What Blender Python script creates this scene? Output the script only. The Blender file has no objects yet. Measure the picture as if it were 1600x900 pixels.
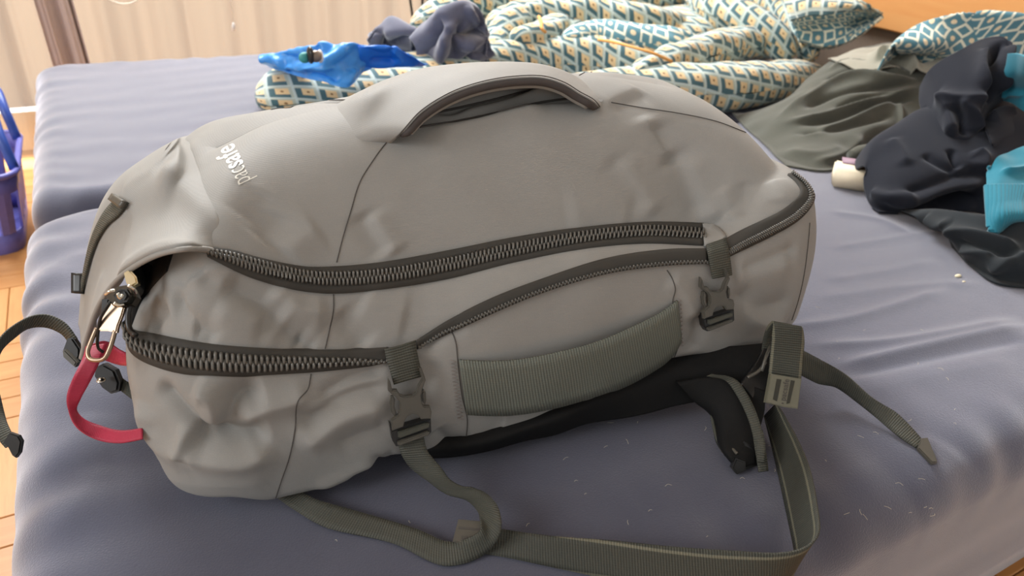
import bpy, bmesh, math, random
import numpy as np
from mathutils import Vector, Matrix
from mathutils.bvhtree import BVHTree

# ------------------------------------------------------------------ camera
F_PX = 1150.0
PITCH, YAW, ROLL, CAM_H = math.radians(29.83), math.radians(30.09), math.radians(3.36), 0.4803
_cp, _sp, _cy, _sy = math.cos(PITCH), math.sin(PITCH), math.cos(YAW), math.sin(YAW)
CF = np.array([_sy * _cp, _cy * _cp, -_sp])
_rt = np.array([_cy, -_sy, 0.0])
_up = np.cross(_rt, CF)
CR = math.cos(ROLL) * _rt + math.sin(ROLL) * _up
CU = -math.sin(ROLL) * _rt + math.cos(ROLL) * _up
CC = np.array([0.0, 0.0, CAM_H])          # bed surface is z = 0

scene = bpy.context.scene
COL = scene.collection
cam_data = bpy.data.cameras.new('camera')
cam = bpy.data.objects.new('camera', cam_data)
COL.objects.link(cam)
cam_data.sensor_fit = 'HORIZONTAL'
cam_data.sensor_width = 36.0
cam_data.lens = 36.0 * F_PX / 1600.0
cam_data.clip_start = 0.02
M = Matrix.Identity(4)
for i in range(3):
    M[i][0], M[i][1], M[i][2], M[i][3] = CR[i], CU[i], -CF[i], CC[i]
cam.matrix_world = M
cam_data.dof.use_dof = True
cam_data.dof.focus_distance = 0.66
cam_data.dof.aperture_fstop = 8.0
scene.camera = cam

# ------------------------------------------------------------------ world, daylight, exposure
world = bpy.data.worlds.new('world')
scene.world = world
world.use_nodes = True
bg = world.node_tree.nodes['Background']
bg.inputs[0].default_value = (1.0, 0.98, 0.96, 1)
bg.inputs[1].default_value = 0.32
scene.view_settings.view_transform = 'Standard'
scene.view_settings.look = 'None'
scene.view_settings.exposure = 0.56
scene.view_settings.gamma = 1.0
scene.view_settings.use_curve_mapping = False

def area_light(name, loc, target, sx, sy, power, color):
    ld = bpy.data.lights.new(name, 'AREA')
    ld.shape = 'RECTANGLE'; ld.size = sx; ld.size_y = sy
    ld.energy = power; ld.color = color
    o = bpy.data.objects.new(name, ld); COL.objects.link(o)
    o.location = loc
    o.rotation_euler = (Vector(target) - Vector(loc)).to_track_quat('-Z', 'Y').to_euler()
    return o
# daylight entering through the window behind the curtain
area_light('window_daylight', (0.45, 3.6, 3.2), (0.4, 0.8, 0.1), 3.0, 1.8, 820, (0.94, 0.975, 1.0))
# daylight through the window in the left wall, outside the picture
area_light('left_window_daylight', (-3.1, 0.25, 1.9), (0.1, 0.6, 0.1), 1.9, 1.5, 50, (0.98, 0.99, 1.0))

# ------------------------------------------------------------------ pixel helpers (1600x900 frame)
def pdir(x, y):
    return CF * F_PX + CR * (x - 800) - CU * (y - 450)
def px(x, y, h=0.0):
    d = pdir(x, y); t = (h - CC[2]) / d[2]
    return CC + t * d
def px_y(x, y, yc):
    d = pdir(x, y); return CC + d * (yc / d[1])
def px_x(x, y, xc):
    d = pdir(x, y); return CC + d * (xc / d[0])
BO = np.array([0.059, 0.483, 0.0]); _a = math.radians(-5.7)
BU = np.array([math.cos(_a), math.sin(_a), 0]); BV = np.array([-math.sin(_a), math.cos(_a), 0])
ZZ = np.array([0, 0, 1.0])
def loc(u, v, w):
    return BO + BU * u + BV * v + ZZ * w
def px_v(x, y, v):
    d = pdir(x, y); t = (v - (CC - BO) @ BV) / (d @ BV)
    return CC + t * d
def project(P):
    q = np.asarray(P) - CC; z = q @ CF
    return np.stack([800 + F_PX * (q @ CR) / z, 450 - F_PX * (q @ CU) / z], -1)

def crom(pts, n):
    """Catmull-Rom resample of control points, uniform in chord length."""
    p = np.asarray(pts, float)
    if len(p) == 2:
        t = np.linspace(0, 1, n)[:, None]; return p[0] * (1 - t) + p[1] * t
    s = np.r_[0, np.cumsum(np.sqrt(np.maximum(np.linalg.norm(np.diff(p, axis=0), axis=1), 1e-9)))]
    m = np.gradient(p, s, axis=0)
    d = np.linspace(0, s[-1], n * 4)
    k = np.clip(np.searchsorted(s, d, 'right') - 1, 0, len(s) - 2)
    h = (s[k + 1] - s[k]); x = (d - s[k]) / h
    h = h[:, None]; x = x[:, None]
    c = ((2*x**3-3*x**2+1) * p[k] + (x**3-2*x**2+x) * h * m[k] + (-2*x**3+3*x**2) * p[k+1] + (x**3-x**2) * h * m[k+1])
    L = np.r_[0, np.cumsum(np.linalg.norm(np.diff(c, axis=0), axis=1))]
    q = np.linspace(0, L[-1], n)
    return np.stack([np.interp(q, L, c[:, j]) for j in range(p.shape[1])], -1)

def smooth1(xs, ys):
    """monotone-ish smooth interpolator (PCHIP)."""
    xs = np.asarray(xs, float); ys = np.asarray(ys, float)
    o = np.argsort(xs); xs, ys = xs[o], ys[o]
    h = np.diff(xs); dl = np.diff(ys) / h
    m = np.zeros_like(ys); m[0], m[-1] = dl[0], dl[-1]
    for i in range(1, len(xs) - 1):
        if dl[i-1] * dl[i] > 0:
            w1, w2 = 2*h[i]+h[i-1], h[i]+2*h[i-1]
            m[i] = (w1+w2) / (w1/dl[i-1] + w2/dl[i])
    def fn(q):
        q = np.clip(q, xs[0], xs[-1])
        k = np.clip(np.searchsorted(xs, q, 'right') - 1, 0, len(xs) - 2)
        x = (q - xs[k]) / h[k]
        return ((2*x**3-3*x**2+1)*ys[k] + (x**3-2*x**2+x)*h[k]*m[k] + (-2*x**3+3*x**2)*ys[k+1] + (x**3-x**2)*h[k]*m[k+1])
    return fn

# ------------------------------------------------------------------ backpack body geometry
def rr_outline(u0, u1, v0, v1, rl, rr, n):
    """rounded rectangle, starts mid far-left end, runs near-left, near side, right end, far side."""
    pts = []
    vm = (v0 + v1) / 2
    def arc(cu, cv, r, a0, a1, k=60):
        for a in np.linspace(a0, a1, k): pts.append((cu + r*math.cos(a), cv + r*math.sin(a)))
    pts.append((u0, vm))
    arc(u0+rl, v0+rl, rl, math.pi, 1.5*math.pi)
    arc(u1-rr, v0+rr, rr, 1.5*math.pi, 2*math.pi)
    arc(u1-rr, v1-rr, rr, 0, .5*math.pi)
    arc(u0+rl, v1-rl, rl, .5*math.pi, math.pi)
    pts.append((u0, vm))
    p = np.array(pts)
    L = np.r_[0, np.cumsum(np.linalg.norm(np.diff(p, axis=0), axis=1))]
    q = np.linspace(0, L[-1], n + 1)[:-1]
    return np.stack([np.interp(q, L, p[:, 0]), np.interp(q, L, p[:, 1])], -1)

BAG_U0, BAG_U1, BAG_W = -0.087, 0.550, 0.34
def hit_outline(x, y, out):
    d = pdir(x, y); o = CC - BO
    o2 = np.array([o @ BU, o @ BV]); d2 = np.array([d @ BU, d @ BV])
    a = out; b = np.roll(out, -1, 0); e = b - a
    den = d2[0] * e[:, 1] - d2[1] * e[:, 0]
    t = ((a[:, 0]-o2[0]) * e[:, 1] - (a[:, 1]-o2[1]) * e[:, 0]) / den
    s = ((a[:, 0]-o2[0]) * d2[1] - (a[:, 1]-o2[1]) * d2[0]) / den
    ok = (s >= 0) & (s <= 1) & (t > 0)
    if not ok.any(): return None
    i = np.where(ok)[0][np.argmin(t[ok])]
    q = o2 + d2 * t[i]
    return q[0], q[1], o[2] + d[2] * t[i]

ZIP_MAIN = [(203,520),(225,548),(270,562),(330,568),(450,566),(520,563),(590,556),(625,548),(660,536),(700,511),(770,476),(850,445),(950,415),(1040,402),(1100,398),(1140,386),(1180,364),(1220,343),(1250,324),(1263,310)]
ZIP_UP = [(320,396),(380,415),(450,434),(520,440),(600,434),(700,418),(800,394),(900,376),(1000,366),(1095,368)]
BASE = [(240,715),(262,750),(300,775),(360,783),(430,786),(500,768),(560,742),(620,716),(700,704),(800,678),(880,650),(940,622),(1000,590),(1040,566),(1080,560),(1140,562),(1190,555),(1230,520)]
NTH = 1000
def bag_body():
    out = rr_outline(BAG_U0, BAG_U1, 0, BAG_W, 0.085, 0.055, NTH)
    hits = [hit_outline(x, y, out) for x, y in ZIP_MAIN]; hits = [h for h in hits if h]
    hu = np.array([h[0] for h in hits]); hw = np.array([h[2] for h in hits])
    Wm = smooth1(np.r_[BAG_U0, hu, BAG_U1], np.r_[hw[0], hw, hw[-1]])
    spine = np.stack([np.interp(out[:, 0], [BAG_U0, BAG_U1], [0.0, 0.44]), np.full(NTH, BAG_W/2)], -1)
    t4 = 0.20
    o4 = out * (1-t4) + spine * t4
    h4 = [hit_outline(x, y, o4) for x, y in ZIP_UP]; h4 = [h for h in h4 if h]
    u4 = np.array([h[0] for h in h4]); w4 = np.array([h[2] for h in h4])
    Wu = smooth1(np.r_[BAG_U0+.012, -.045, u4, .47, .505, BAG_U1-.015], np.r_[hw[0]+.006, .205, w4, float(Wm(.47))+.022, float(Wm(.505))+.02, hw[-1]+.014])
    ob = rr_outline(BAG_U0+.006, BAG_U1+.008, -0.012, BAG_W, 0.07, 0.05, NTH)
    hb = [hit_outline(x, y, ob) for x, y in BASE]; hb = [h for h in hb if h]
    ub = np.array([h[0] for h in hb]); wb = np.array([h[2] for h in hb])
    keep = np.r_[True, np.diff(np.maximum.accumulate(ub)) > 1e-3]
    Wb = smooth1(np.r_[BAG_U0-.01, ub[keep], BAG_U1+.01], np.maximum(np.r_[wb[0]+.02, wb[keep], wb[keep][-1]], 0.004))
    Wt = smooth1([-0.02, 0.0, 0.05, 0.12, 0.20, 0.28, 0.36, 0.42, 0.46], [0.248, 0.257, 0.277, 0.289, 0.296, 0.301, 0.301, 0.292, 0.284])
    um = out[:, 0]
    wz, wbse, wup, wtp = Wm(um), Wb(ob[:, 0]), Wu(o4[:, 0]), Wt(spine[:, 0])
    rows = []
    # underside
    cen = np.stack([np.interp(ob[:, 0], [BAG_U0, BAG_U1], [0.05, 0.42]), np.full(NTH, BAG_W/2)], -1)
    for t in (0.0, 0.5, 0.85):
        p = cen*(1-t) + ob*t
        rows.append(np.c_[p, np.maximum(wbse*t + .012*(1-t), 0.003)])
    nrm = np.stack([np.roll(out, -1, 0)[:, 1]-np.roll(out, 1, 0)[:, 1], -(np.roll(out, -1, 0)[:, 0]-np.roll(out, 1, 0)[:, 0])], -1)
    nrm /= np.linalg.norm(nrm, axis=1)[:, None]
    for t in np.linspace(0, 1, 80):
        p = ob*(1-t) + out*t + nrm * (0.011*max(0, math.sin(math.pi*t))**.8 - 0.006*max(0, 1-t/.10)**2)
        w = wbse + (wz-wbse)*t
        rows.append(np.c_[p, w])
    n_low = len(rows)
    ts = np.linspace(0, 1, 130)[1:]
    for t in ts:
        p = out*(1-t) + spine*t
        if t < t4:
            x = t/t4
            w = wz + (wup-wz)*x + .004*math.sin(math.pi*x)
        else:
            x = (t-t4)/(1-t4)
            g = 1-(1-x)**2.15
            w = wup + (wtp-wup)*g
        rows.append(np.c_[p, w])
    R = np.array(rows)
    # soften the crease at the upper zip ring
    for _ in range(6):
        R[n_low+2:-1, :, 2] = .25*R[n_low+1:-2, :, 2] + .5*R[n_low+2:-1, :, 2] + .25*R[n_low+3:, :, 2]
    W3 = BO + R[..., :1]*BU + R[..., 1:2]*BV + R[..., 2:]*ZZ
    return W3, n_low

# ------------------------------------------------------------------ object helpers
def tag(o, label, cat, group=None, kind=None):
    if label: o['label'] = label
    if cat: o['category'] = cat
    if group: o['group'] = group
    if kind: o['kind'] = kind
    return o

class Root:
    """an Empty at a thing's base; parts are stored relative to it"""
    def __init__(self, name, loc_, label, cat, group=None):
        self.o = bpy.data.objects.new(name, None); COL.objects.link(self.o)
        self.p = np.array(loc_, float); self.o.location = self.p
        self.o.empty_display_size = .05
        tag(self.o, label, cat, group)

def make(name, V, Fc, mat, root=None, parent=None, uv=None, smooth=True, thick=0, kind=None, label=None, subsurf=0):
    V = np.asarray(V, float)
    org = root.p if root is not None else np.array([(V[:, 0].min()+V[:, 0].max())/2, (V[:, 1].min()+V[:, 1].max())/2, V[:, 2].min()])
    me = bpy.data.meshes.new(name)
    me.from_pydata((V - org).tolist(), [], [tuple(int(i) for i in f) for f in Fc])
    if smooth: me.polygons.foreach_set('use_smooth', [True]*len(me.polygons))
    if uv is not None:
        ul = me.uv_layers.new(name='UVMap')
        li = np.empty(len(me.loops), int); me.loops.foreach_get('vertex_index', li)
        ul.data.foreach_set('uv', np.asarray(uv, float)[li].ravel())
    me.update()
    o = bpy.data.objects.new(name, me); COL.objects.link(o)
    for m in (mat if isinstance(mat, (list, tuple)) else [mat]): me.materials.append(m)
    if root is not None: o.parent = parent if parent is not None else root.o
    else: o.location = org
    if thick:
        md = o.modifiers.new('thickness', 'SOLIDIFY'); md.thickness = thick; md.offset = -1
    if subsurf:
        md = o.modifiers.new('round', 'SUBSURF'); md.levels = md.render_levels = subsurf
    if kind: o['kind'] = kind
    if label: o['label'] = label
    return o

def grid_faces(ny, nx, cu=False, flip=False):
    i = np.arange(ny-1)[:, None]; j = np.arange(nx if cu else nx-1)[None, :]
    a = i*nx + j; b = i*nx + (j+1) % nx; c = (i+1)*nx + (j+1) % nx; d = (i+1)*nx + j
    f = np.stack([a, b, c, d] if not flip else [d, c, b, a], -1).reshape(-1, 4)
    return f

def grid_normals(P):
    du = np.gradient(P, axis=1); dv = np.gradient(P, axis=0)
    n = np.cross(du, dv); n /= np.linalg.norm(n, axis=-1, keepdims=True) + 1e-12
    return n
def face_cam(n, P):
    s = np.sign(((CC - P) * n).sum(-1).mean()); return n * (s if s else 1)

def arc_uv(P):
    L = np.concatenate([np.zeros((1, P.shape[1])), np.cumsum(np.linalg.norm(np.diff(P, axis=0), axis=-1), 0)], 0)
    W = np.concatenate([np.zeros((P.shape[0], 1)), np.cumsum(np.linalg.norm(np.diff(P, axis=1), axis=-1), 1)], 1)
    W = W - W[:, -1:]/2 
    return np.stack([np.broadcast_to(W, L.shape), L.mean(1, keepdims=True) + 0*L], -1).reshape(-1, 2)

def slab(P, thick):
    """closed box-section sheet from a grid P[n,m,3]; returns V,F,uv with the given surface outermost"""
    n, m = P.shape[:2]
    N = face_cam(grid_normals(P), P)
    B = P - N*thick
    V = np.concatenate([P.reshape(-1, 3), B.reshape(-1, 3)])
    f1 = grid_faces(n, m); f2 = grid_faces(n, m, flip=True) + n*m
    ids = np.r_[np.arange(m), np.arange(1, n)*m + m-1, (n-1)*m + np.arange(m-2, -1, -1), np.arange(n-2, 0, -1)*m]
    nx_ = np.roll(ids, -1)
    side = np.stack([nx_, ids, ids + n*m, nx_ + n*m], -1)
    uv = arc_uv(P); uv = np.concatenate([uv, uv])
    Fc = np.concatenate([f1, f2, side])
    if np.dot(np.cross(P[0, 1]-P[0, 0], P[1, 0]-P[0, 0]), N[0, 0]) < 0: Fc = Fc[:, ::-1]
    return V, Fc, uv

def ribbon3(A, B, thick=.0014, n=60, m=5, bow=0.0):
    a = crom(A, n); b = crom(B, n)
    t = np.linspace(0, 1, m)[None, :, None]
    P = a[:, None]*(1-t) + b[:, None]*t
    if bow:
        N = face_cam(grid_normals(P), P)
        P = P + N*(bow*4*t*(1-t))
    return slab(P, thick)

def hpts(L):
    return np.array([px(*q) for q in L])

def tube(path, rad, n=None, k=8, cap=True):
    """round tube along 3D path; rad scalar or array"""
    c = crom(path, n) if n else np.asarray(path, float)
    n = len(c); r = np.broadcast_to(np.asarray(rad, float), (n,)) if np.ndim(rad) == 0 or len(rad) == n else np.interp(np.linspace(0, 1, n), np.linspace(0, 1, len(rad)), rad)
    T = np.gradient(c, axis=0); T /= np.linalg.norm(T, axis=1)[:, None] + 1e-12
    up = np.array([0, 0, 1.0]) if abs(T[:, 2]).max() < .95 else np.array([.3, .9, .2])
    X = np.cross(T, up); X /= np.linalg.norm(X, axis=1)[:, None] + 1e-12
    Y = np.cross(X, T)
    a = np.linspace(0, 2*math.pi, k, endpoint=False)
    P = c[:, None] + r[:, None, None]*(np.cos(a)[None, :, None]*X[:, None] + np.sin(a)[None, :, None]*Y[:, None])
    V = P.reshape(-1, 3); Fc = grid_faces(n, k, cu=True).tolist()
    if cap: Fc += [list(range(k))[::-1], list(range((n-1)*k, n*k))]
    return V, Fc
def join(parts):
    V = []; Fc = []; o = 0
    for v, f in parts:
        V.append(np.asarray(v)); Fc += [[int(i)+o for i in q] for q in f]; o += len(v)
    return np.concatenate(V), Fc

def box(c, s, rot=0.0):
    x, y, z = np.array(s)/2.0
    v = np.array([[sx*x, sy*y, sz*z] for sz in (-1, 1) for sy in (-1, 1) for sx in (-1, 1)])
    cr, sr = math.cos(rot), math.sin(rot)
    v = v @ np.array([[cr, sr, 0], [-sr, cr, 0], [0, 0, 1]]) + np.array(c)
    return v, [[0, 2, 3, 1], [4, 5, 7, 6], [0, 1, 5, 4], [2, 6, 7, 3], [0, 4, 6, 2], [1, 3, 7, 5]]

def seg_dist(V, poly):
    """distance to a polyline and position 0..1 along it"""
    d = np.full(len(V), 1e9); s = np.zeros(len(V))
    L = np.r_[0, np.cumsum(np.linalg.norm(np.diff(poly, axis=0), axis=1))]
    for i, (a, b) in enumerate(zip(poly[:-1], poly[1:])):
        e = b-a; q = e@e + 1e-15
        t = np.clip((V-a)@e/q, 0, 1)
        dd = np.linalg.norm(V - a - t[:, None]*e, axis=1)
        m = dd < d
        d[m] = dd[m]; s[m] = ((L[i] + t*(L[i+1]-L[i]))/L[-1])[m]
    return d, s

FOLD_GAIN = 1.0; FOLD_W = 1.0
class Surf:
    """grid surface that can be ray cast by pixel and pushed into folds along drawn lines"""
    def __init__(self, P, cu=False):
        self.P = P; self.cu = cu; self.refresh()
    def refresh(self):
        P = self.P
        if self.cu:
            du = np.roll(P, -1, 1) - np.roll(P, 1, 1)
        else: du = np.gradient(P, axis=1)
        dv = np.gradient(P, axis=0)
        n = np.cross(du, dv); n /= np.linalg.norm(n, axis=-1, keepdims=True) + 1e-12
        if not self.cu: n = face_cam(n, P)
        self.N = n
        self.F = grid_faces(P.shape[0], P.shape[1], self.cu)
        self.bvh = BVHTree.FromPolygons([Vector(v) for v in P.reshape(-1, 3)], self.F.tolist())
    def cast(self, x, y, off=0.0):
        d = pdir(x, y); d = d/np.linalg.norm(d)
        h, n, i, t = self.bvh.ray_cast(Vector(CC), Vector(d))
        if h is None:
            # just past the outline: take the nearest surface point to the ray
            best = None
            for t in np.linspace(.3, 2.4, 160):
                q, nn, _, dd = self.bvh.find_nearest(Vector(CC + d*t))
                if q is not None and (best is None or dd < best[0]): best = (dd, q, nn)
            h, n = best[1], best[2]
        h = np.array(h); n = np.array(n)
        if n @ (CC-h) < 0: n = -n
        return h + n*off, n
    def line(self, L, n=40, off=0.0):
        q = crom(np.array(L, float), n)
        return np.array([self.cast(x, y, off)[0] for x, y in q])
    def fold(self, lines):
        """lines: (pixels, amp, width[, sharp]) ; amp<0 = valley"""
        V = self.P.reshape(-1, 3); N = self.N.reshape(-1, 3)
        D = np.zeros(len(V))
        for ln in lines:
            L, amp, w = ln[0], ln[1], ln[2]*FOLD_W; pw = ln[3] if len(ln) > 3 else 1.6
            p = self.line(L, 16)
            lo, hi = p.min(0)-3*w, p.max(0)+3*w
            m = ((V > lo) & (V < hi)).all(1)
            if not m.any(): continue
            idx = np.where(m)[0]
            d, sp = seg_dist(V[idx], p)
            fade = np.clip(np.minimum(sp, 1-sp)/.2, 0, 1); fade = fade*fade*(3-2*fade)
            D[idx] += FOLD_GAIN*amp*np.exp(-(d/w)**pw)*fade
        self.P = (V + N*D[:, None]).reshape(self.P.shape); self.refresh()
    def noise(self, amp, freq, seed=0, mask=None):
        rng = np.random.default_rng(seed)
        V = self.P.reshape(-1, 3); D = np.zeros(len(V))
        for _ in range(14):
            k = rng.normal(0, 1, 3)*freq; D += np.sin(V@k + rng.uniform(0, 6.28))
        D *= amp/14**.5
        if mask is not None: D *= mask.ravel()
        self.P = (V + self.N.reshape(-1, 3)*D[:, None]).reshape(self.P.shape); self.refresh()

def loft(curves, nu=90, nv=90):
    C = np.array([crom(c, nu) for c in curves])            # rows
    out = np.empty((nv, nu, 3))
    for j in range(nu): out[:, j] = crom(C[:, j], nv)
    return out
def px_loft(curves, nu=90, nv=90, back=0.07):
    cs = [hpts(c) for c in curves]
    if back:
        away = np.array([CF[0], CF[1], 0]); away /= np.linalg.norm(away)
        zl = np.interp(np.linspace(0, 1, len(cs[0])), np.linspace(0, 1, len(cs[-1])), cs[-1][:, 2])
        b1 = cs[0] + away*back*.55; b1[:, 2] = cs[0][:, 2]*.72 + zl*.28
        b2 = cs[0] + away*back*1.2; b2[:, 2] = np.minimum(zl, cs[0][:, 2])
        cs = [b2, b1] + cs
    return loft(cs, nu, nv)

# ------------------------------------------------------------------ materials
def new_mat(name):
    m = bpy.data.materials.new(name); m.use_nodes = True
    nt = m.node_tree; p = nt.nodes['Principled BSDF']
    return m, nt, p
def nd(nt, t, **kw):
    n = nt.nodes.new(t)
    for k, v in kw.items():
        if k.startswith('i'): n.inputs[int(k[1:])].default_value = v
        else: setattr(n, k, v)
    return n
def math_(nt, op, a, b=None, c=None):
    n = nt.nodes.new('ShaderNodeMath'); n.operation = op
    for i, v in enumerate((a, b, c)):
        if v is None: continue
        if isinstance(v, (int, float)): n.inputs[i].default_value = v
        else: nt.links.new(v, n.inputs[i])
    return n.outputs[0]
def mixc(nt, fac, a, b):
    n = nt.nodes.new('ShaderNodeMix'); n.data_type = 'RGBA'
    for i, v in ((0, fac), (6, a), (7, b)):
        if isinstance(v, (int, float)): n.inputs[i].default_value = v
        elif isinstance(v, tuple): n.inputs[i].default_value = (*v, 1)
        else: nt.links.new(v, n.inputs[i])
    return n.outputs[2]
def srgb(r, g, b):
    return tuple((c/255/12.92 if c/255 <= .04045 else ((c/255+.055)/1.055)**2.4) for c in (r, g, b))

def fabric(name, col, rough=.8, sheen=.0, nscale=500, bump=.25, dist=.0004, var=.12, vscale=30, spec=.25, metal=0, coat=0, tint=(1, 1, 1), stretch=None):
    m, nt, p = new_mat(name)
    tc = nd(nt, 'ShaderNodeTexCoord')
    src = tc.outputs['Object']
    n1 = nd(nt, 'ShaderNodeTexNoise'); n1.inputs['Scale'].default_value = nscale; n1.inputs['Detail'].default_value = 3
    if stretch:
        mp = nd(nt, 'ShaderNodeMapping'); mp.inputs['Scale'].default_value = stretch
        nt.links.new(src, mp.inputs[0]); nt.links.new(mp.outputs[0], n1.inputs[0])
    else: nt.links.new(src, n1.inputs[0])
    n2 = nd(nt, 'ShaderNodeTexNoise'); n2.inputs['Scale'].default_value = vscale; n2.inputs['Detail'].default_value = 4
    nt.links.new(src, n2.inputs[0])
    s = math_(nt, 'ADD', math_(nt, 'MULTIPLY', n1.outputs[0], .6), math_(nt, 'MULTIPLY', n2.outputs[0], .4))
    c = mixc(nt, s, tuple(x*(1-var) for x in col), tuple(min(1, x*(1+var)) for x in col))
    nt.links.new(c, p.inputs['Base Color'])
    p.inputs['Roughness'].default_value = rough; p.inputs['Metallic'].default_value = metal
    p.inputs['Specular IOR Level'].default_value = spec
    p.inputs['Sheen Weight'].default_value = sheen; p.inputs['Sheen Roughness'].default_value = .45
    p.inputs['Sheen Tint'].default_value = (*tint, 1)
    p.inputs['Coat Weight'].default_value = coat
    b = nd(nt, 'ShaderNodeBump'); b.inputs['Strength'].default_value = bump; b.inputs['Distance'].default_value = dist
    nt.links.new(n1.outputs[0], b.inputs['Height']); nt.links.new(b.outputs[0], p.inputs['Normal'])
    return m

def bag_fabric(name, col, rib=0.0011):
    """woven nylon: fine horizontal ribs and grain"""
    m, nt, p = new_mat(name)
    tc = nd(nt, 'ShaderNodeTexCoord')
    n1 = nd(nt, 'ShaderNodeTexNoise'); n1.inputs['Scale'].default_value = 1400
    nt.links.new(tc.outputs['Object'], n1.inputs[0])
    n2 = nd(nt, 'ShaderNodeTexNoise'); n2.inputs['Scale'].default_value = 25
    nt.links.new(tc.outputs['Object'], n2.inputs[0])
    sx = nd(nt, 'ShaderNodeSeparateXYZ'); nt.links.new(tc.outputs['Object'], sx.inputs[0])
    w = math_(nt, 'SINE', math_(nt, 'ADD', math_(nt, 'MULTIPLY', sx.outputs[2], 6.283/rib), math_(nt, 'MULTIPLY', sx.outputs[0], 900)))
    h = math_(nt, 'ADD', math_(nt, 'MULTIPLY', w, .18), n1.outputs[0])
    s = math_(nt, 'ADD', math_(nt, 'MULTIPLY', n1.outputs[0], .55), math_(nt, 'MULTIPLY', n2.outputs[0], .45))
    nt.links.new(mixc(nt, s, tuple(x*.84 for x in col), tuple(x*1.16 for x in col)), p.inputs['Base Color'])
    p.inputs['Roughness'].default_value = .62; p.inputs['Specular IOR Level'].default_value = .25
    p.inputs['Sheen Weight'].default_value = .06; p.inputs['Sheen Roughness'].default_value = .4
    b = nd(nt, 'ShaderNodeBump'); b.inputs['Strength'].default_value = .3; b.inputs['Distance'].default_value = .0004
    nt.links.new(h, b.inputs['Height']); nt.links.new(b.outputs[0], p.inputs['Normal'])
    return m

def webbing(name, col, pitch=.0022, edge=None, rough=.62, strength=.8):
    m, nt, p = new_mat(name)
    uv = nd(nt, 'ShaderNodeUVMap'); sx = nd(nt, 'ShaderNodeSeparateXYZ'); nt.links.new(uv.outputs[0], sx.inputs[0])
    w = math_(nt, 'SINE', math_(nt, 'MULTIPLY', sx.outputs[1], 6.283/pitch))
    w2 = math_(nt, 'SINE', math_(nt, 'MULTIPLY', sx.outputs[0], 6.283/(pitch*.9)))
    h = math_(nt, 'ADD', math_(nt, 'MULTIPLY_ADD', w, .5, .5), math_(nt, 'MULTIPLY', w2, .12))
    c = mixc(nt, h, tuple(x*.72 for x in col), tuple(x*1.2 for x in col))
    if edge:
        a = math_(nt, 'ABSOLUTE', sx.outputs[0])
        ln = math_(nt, 'LESS_THAN', math_(nt, 'ABSOLUTE', math_(nt, 'SUBTRACT', a, edge[0])), edge[1])
        c = mixc(nt, math_(nt, 'MULTIPLY', ln, .55), c, edge[2])
    nt.links.new(c, p.inputs['Base Color'])
    p.inputs['Roughness'].default_value = rough; p.inputs['Specular IOR Level'].default_value = .35
    b = nd(nt, 'ShaderNodeBump'); b.inputs['Strength'].default_value = strength; b.inputs['Distance'].default_value = .0005
    nt.links.new(h, b.inputs['Height']); nt.links.new(b.outputs[0], p.inputs['Normal'])
    return m

def plain(name, col, rough=.4, metal=0.0, spec=.5):
    m, nt, p = new_mat(name)
    n = nd(nt, 'ShaderNodeTexNoise'); n.inputs['Scale'].default_value = 120
    tc = nd(nt, 'ShaderNodeTexCoord'); nt.links.new(tc.outputs['Object'], n.inputs[0])
    nt.links.new(mixc(nt, n.outputs[0], tuple(x*.9 for x in col), tuple(min(1, x*1.1) for x in col)), p.inputs['Base Color'])
    p.inputs['Roughness'].default_value = rough; p.inputs['Metallic'].default_value = metal
    p.inputs['Specular IOR Level'].default_value = spec
    return m

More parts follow.
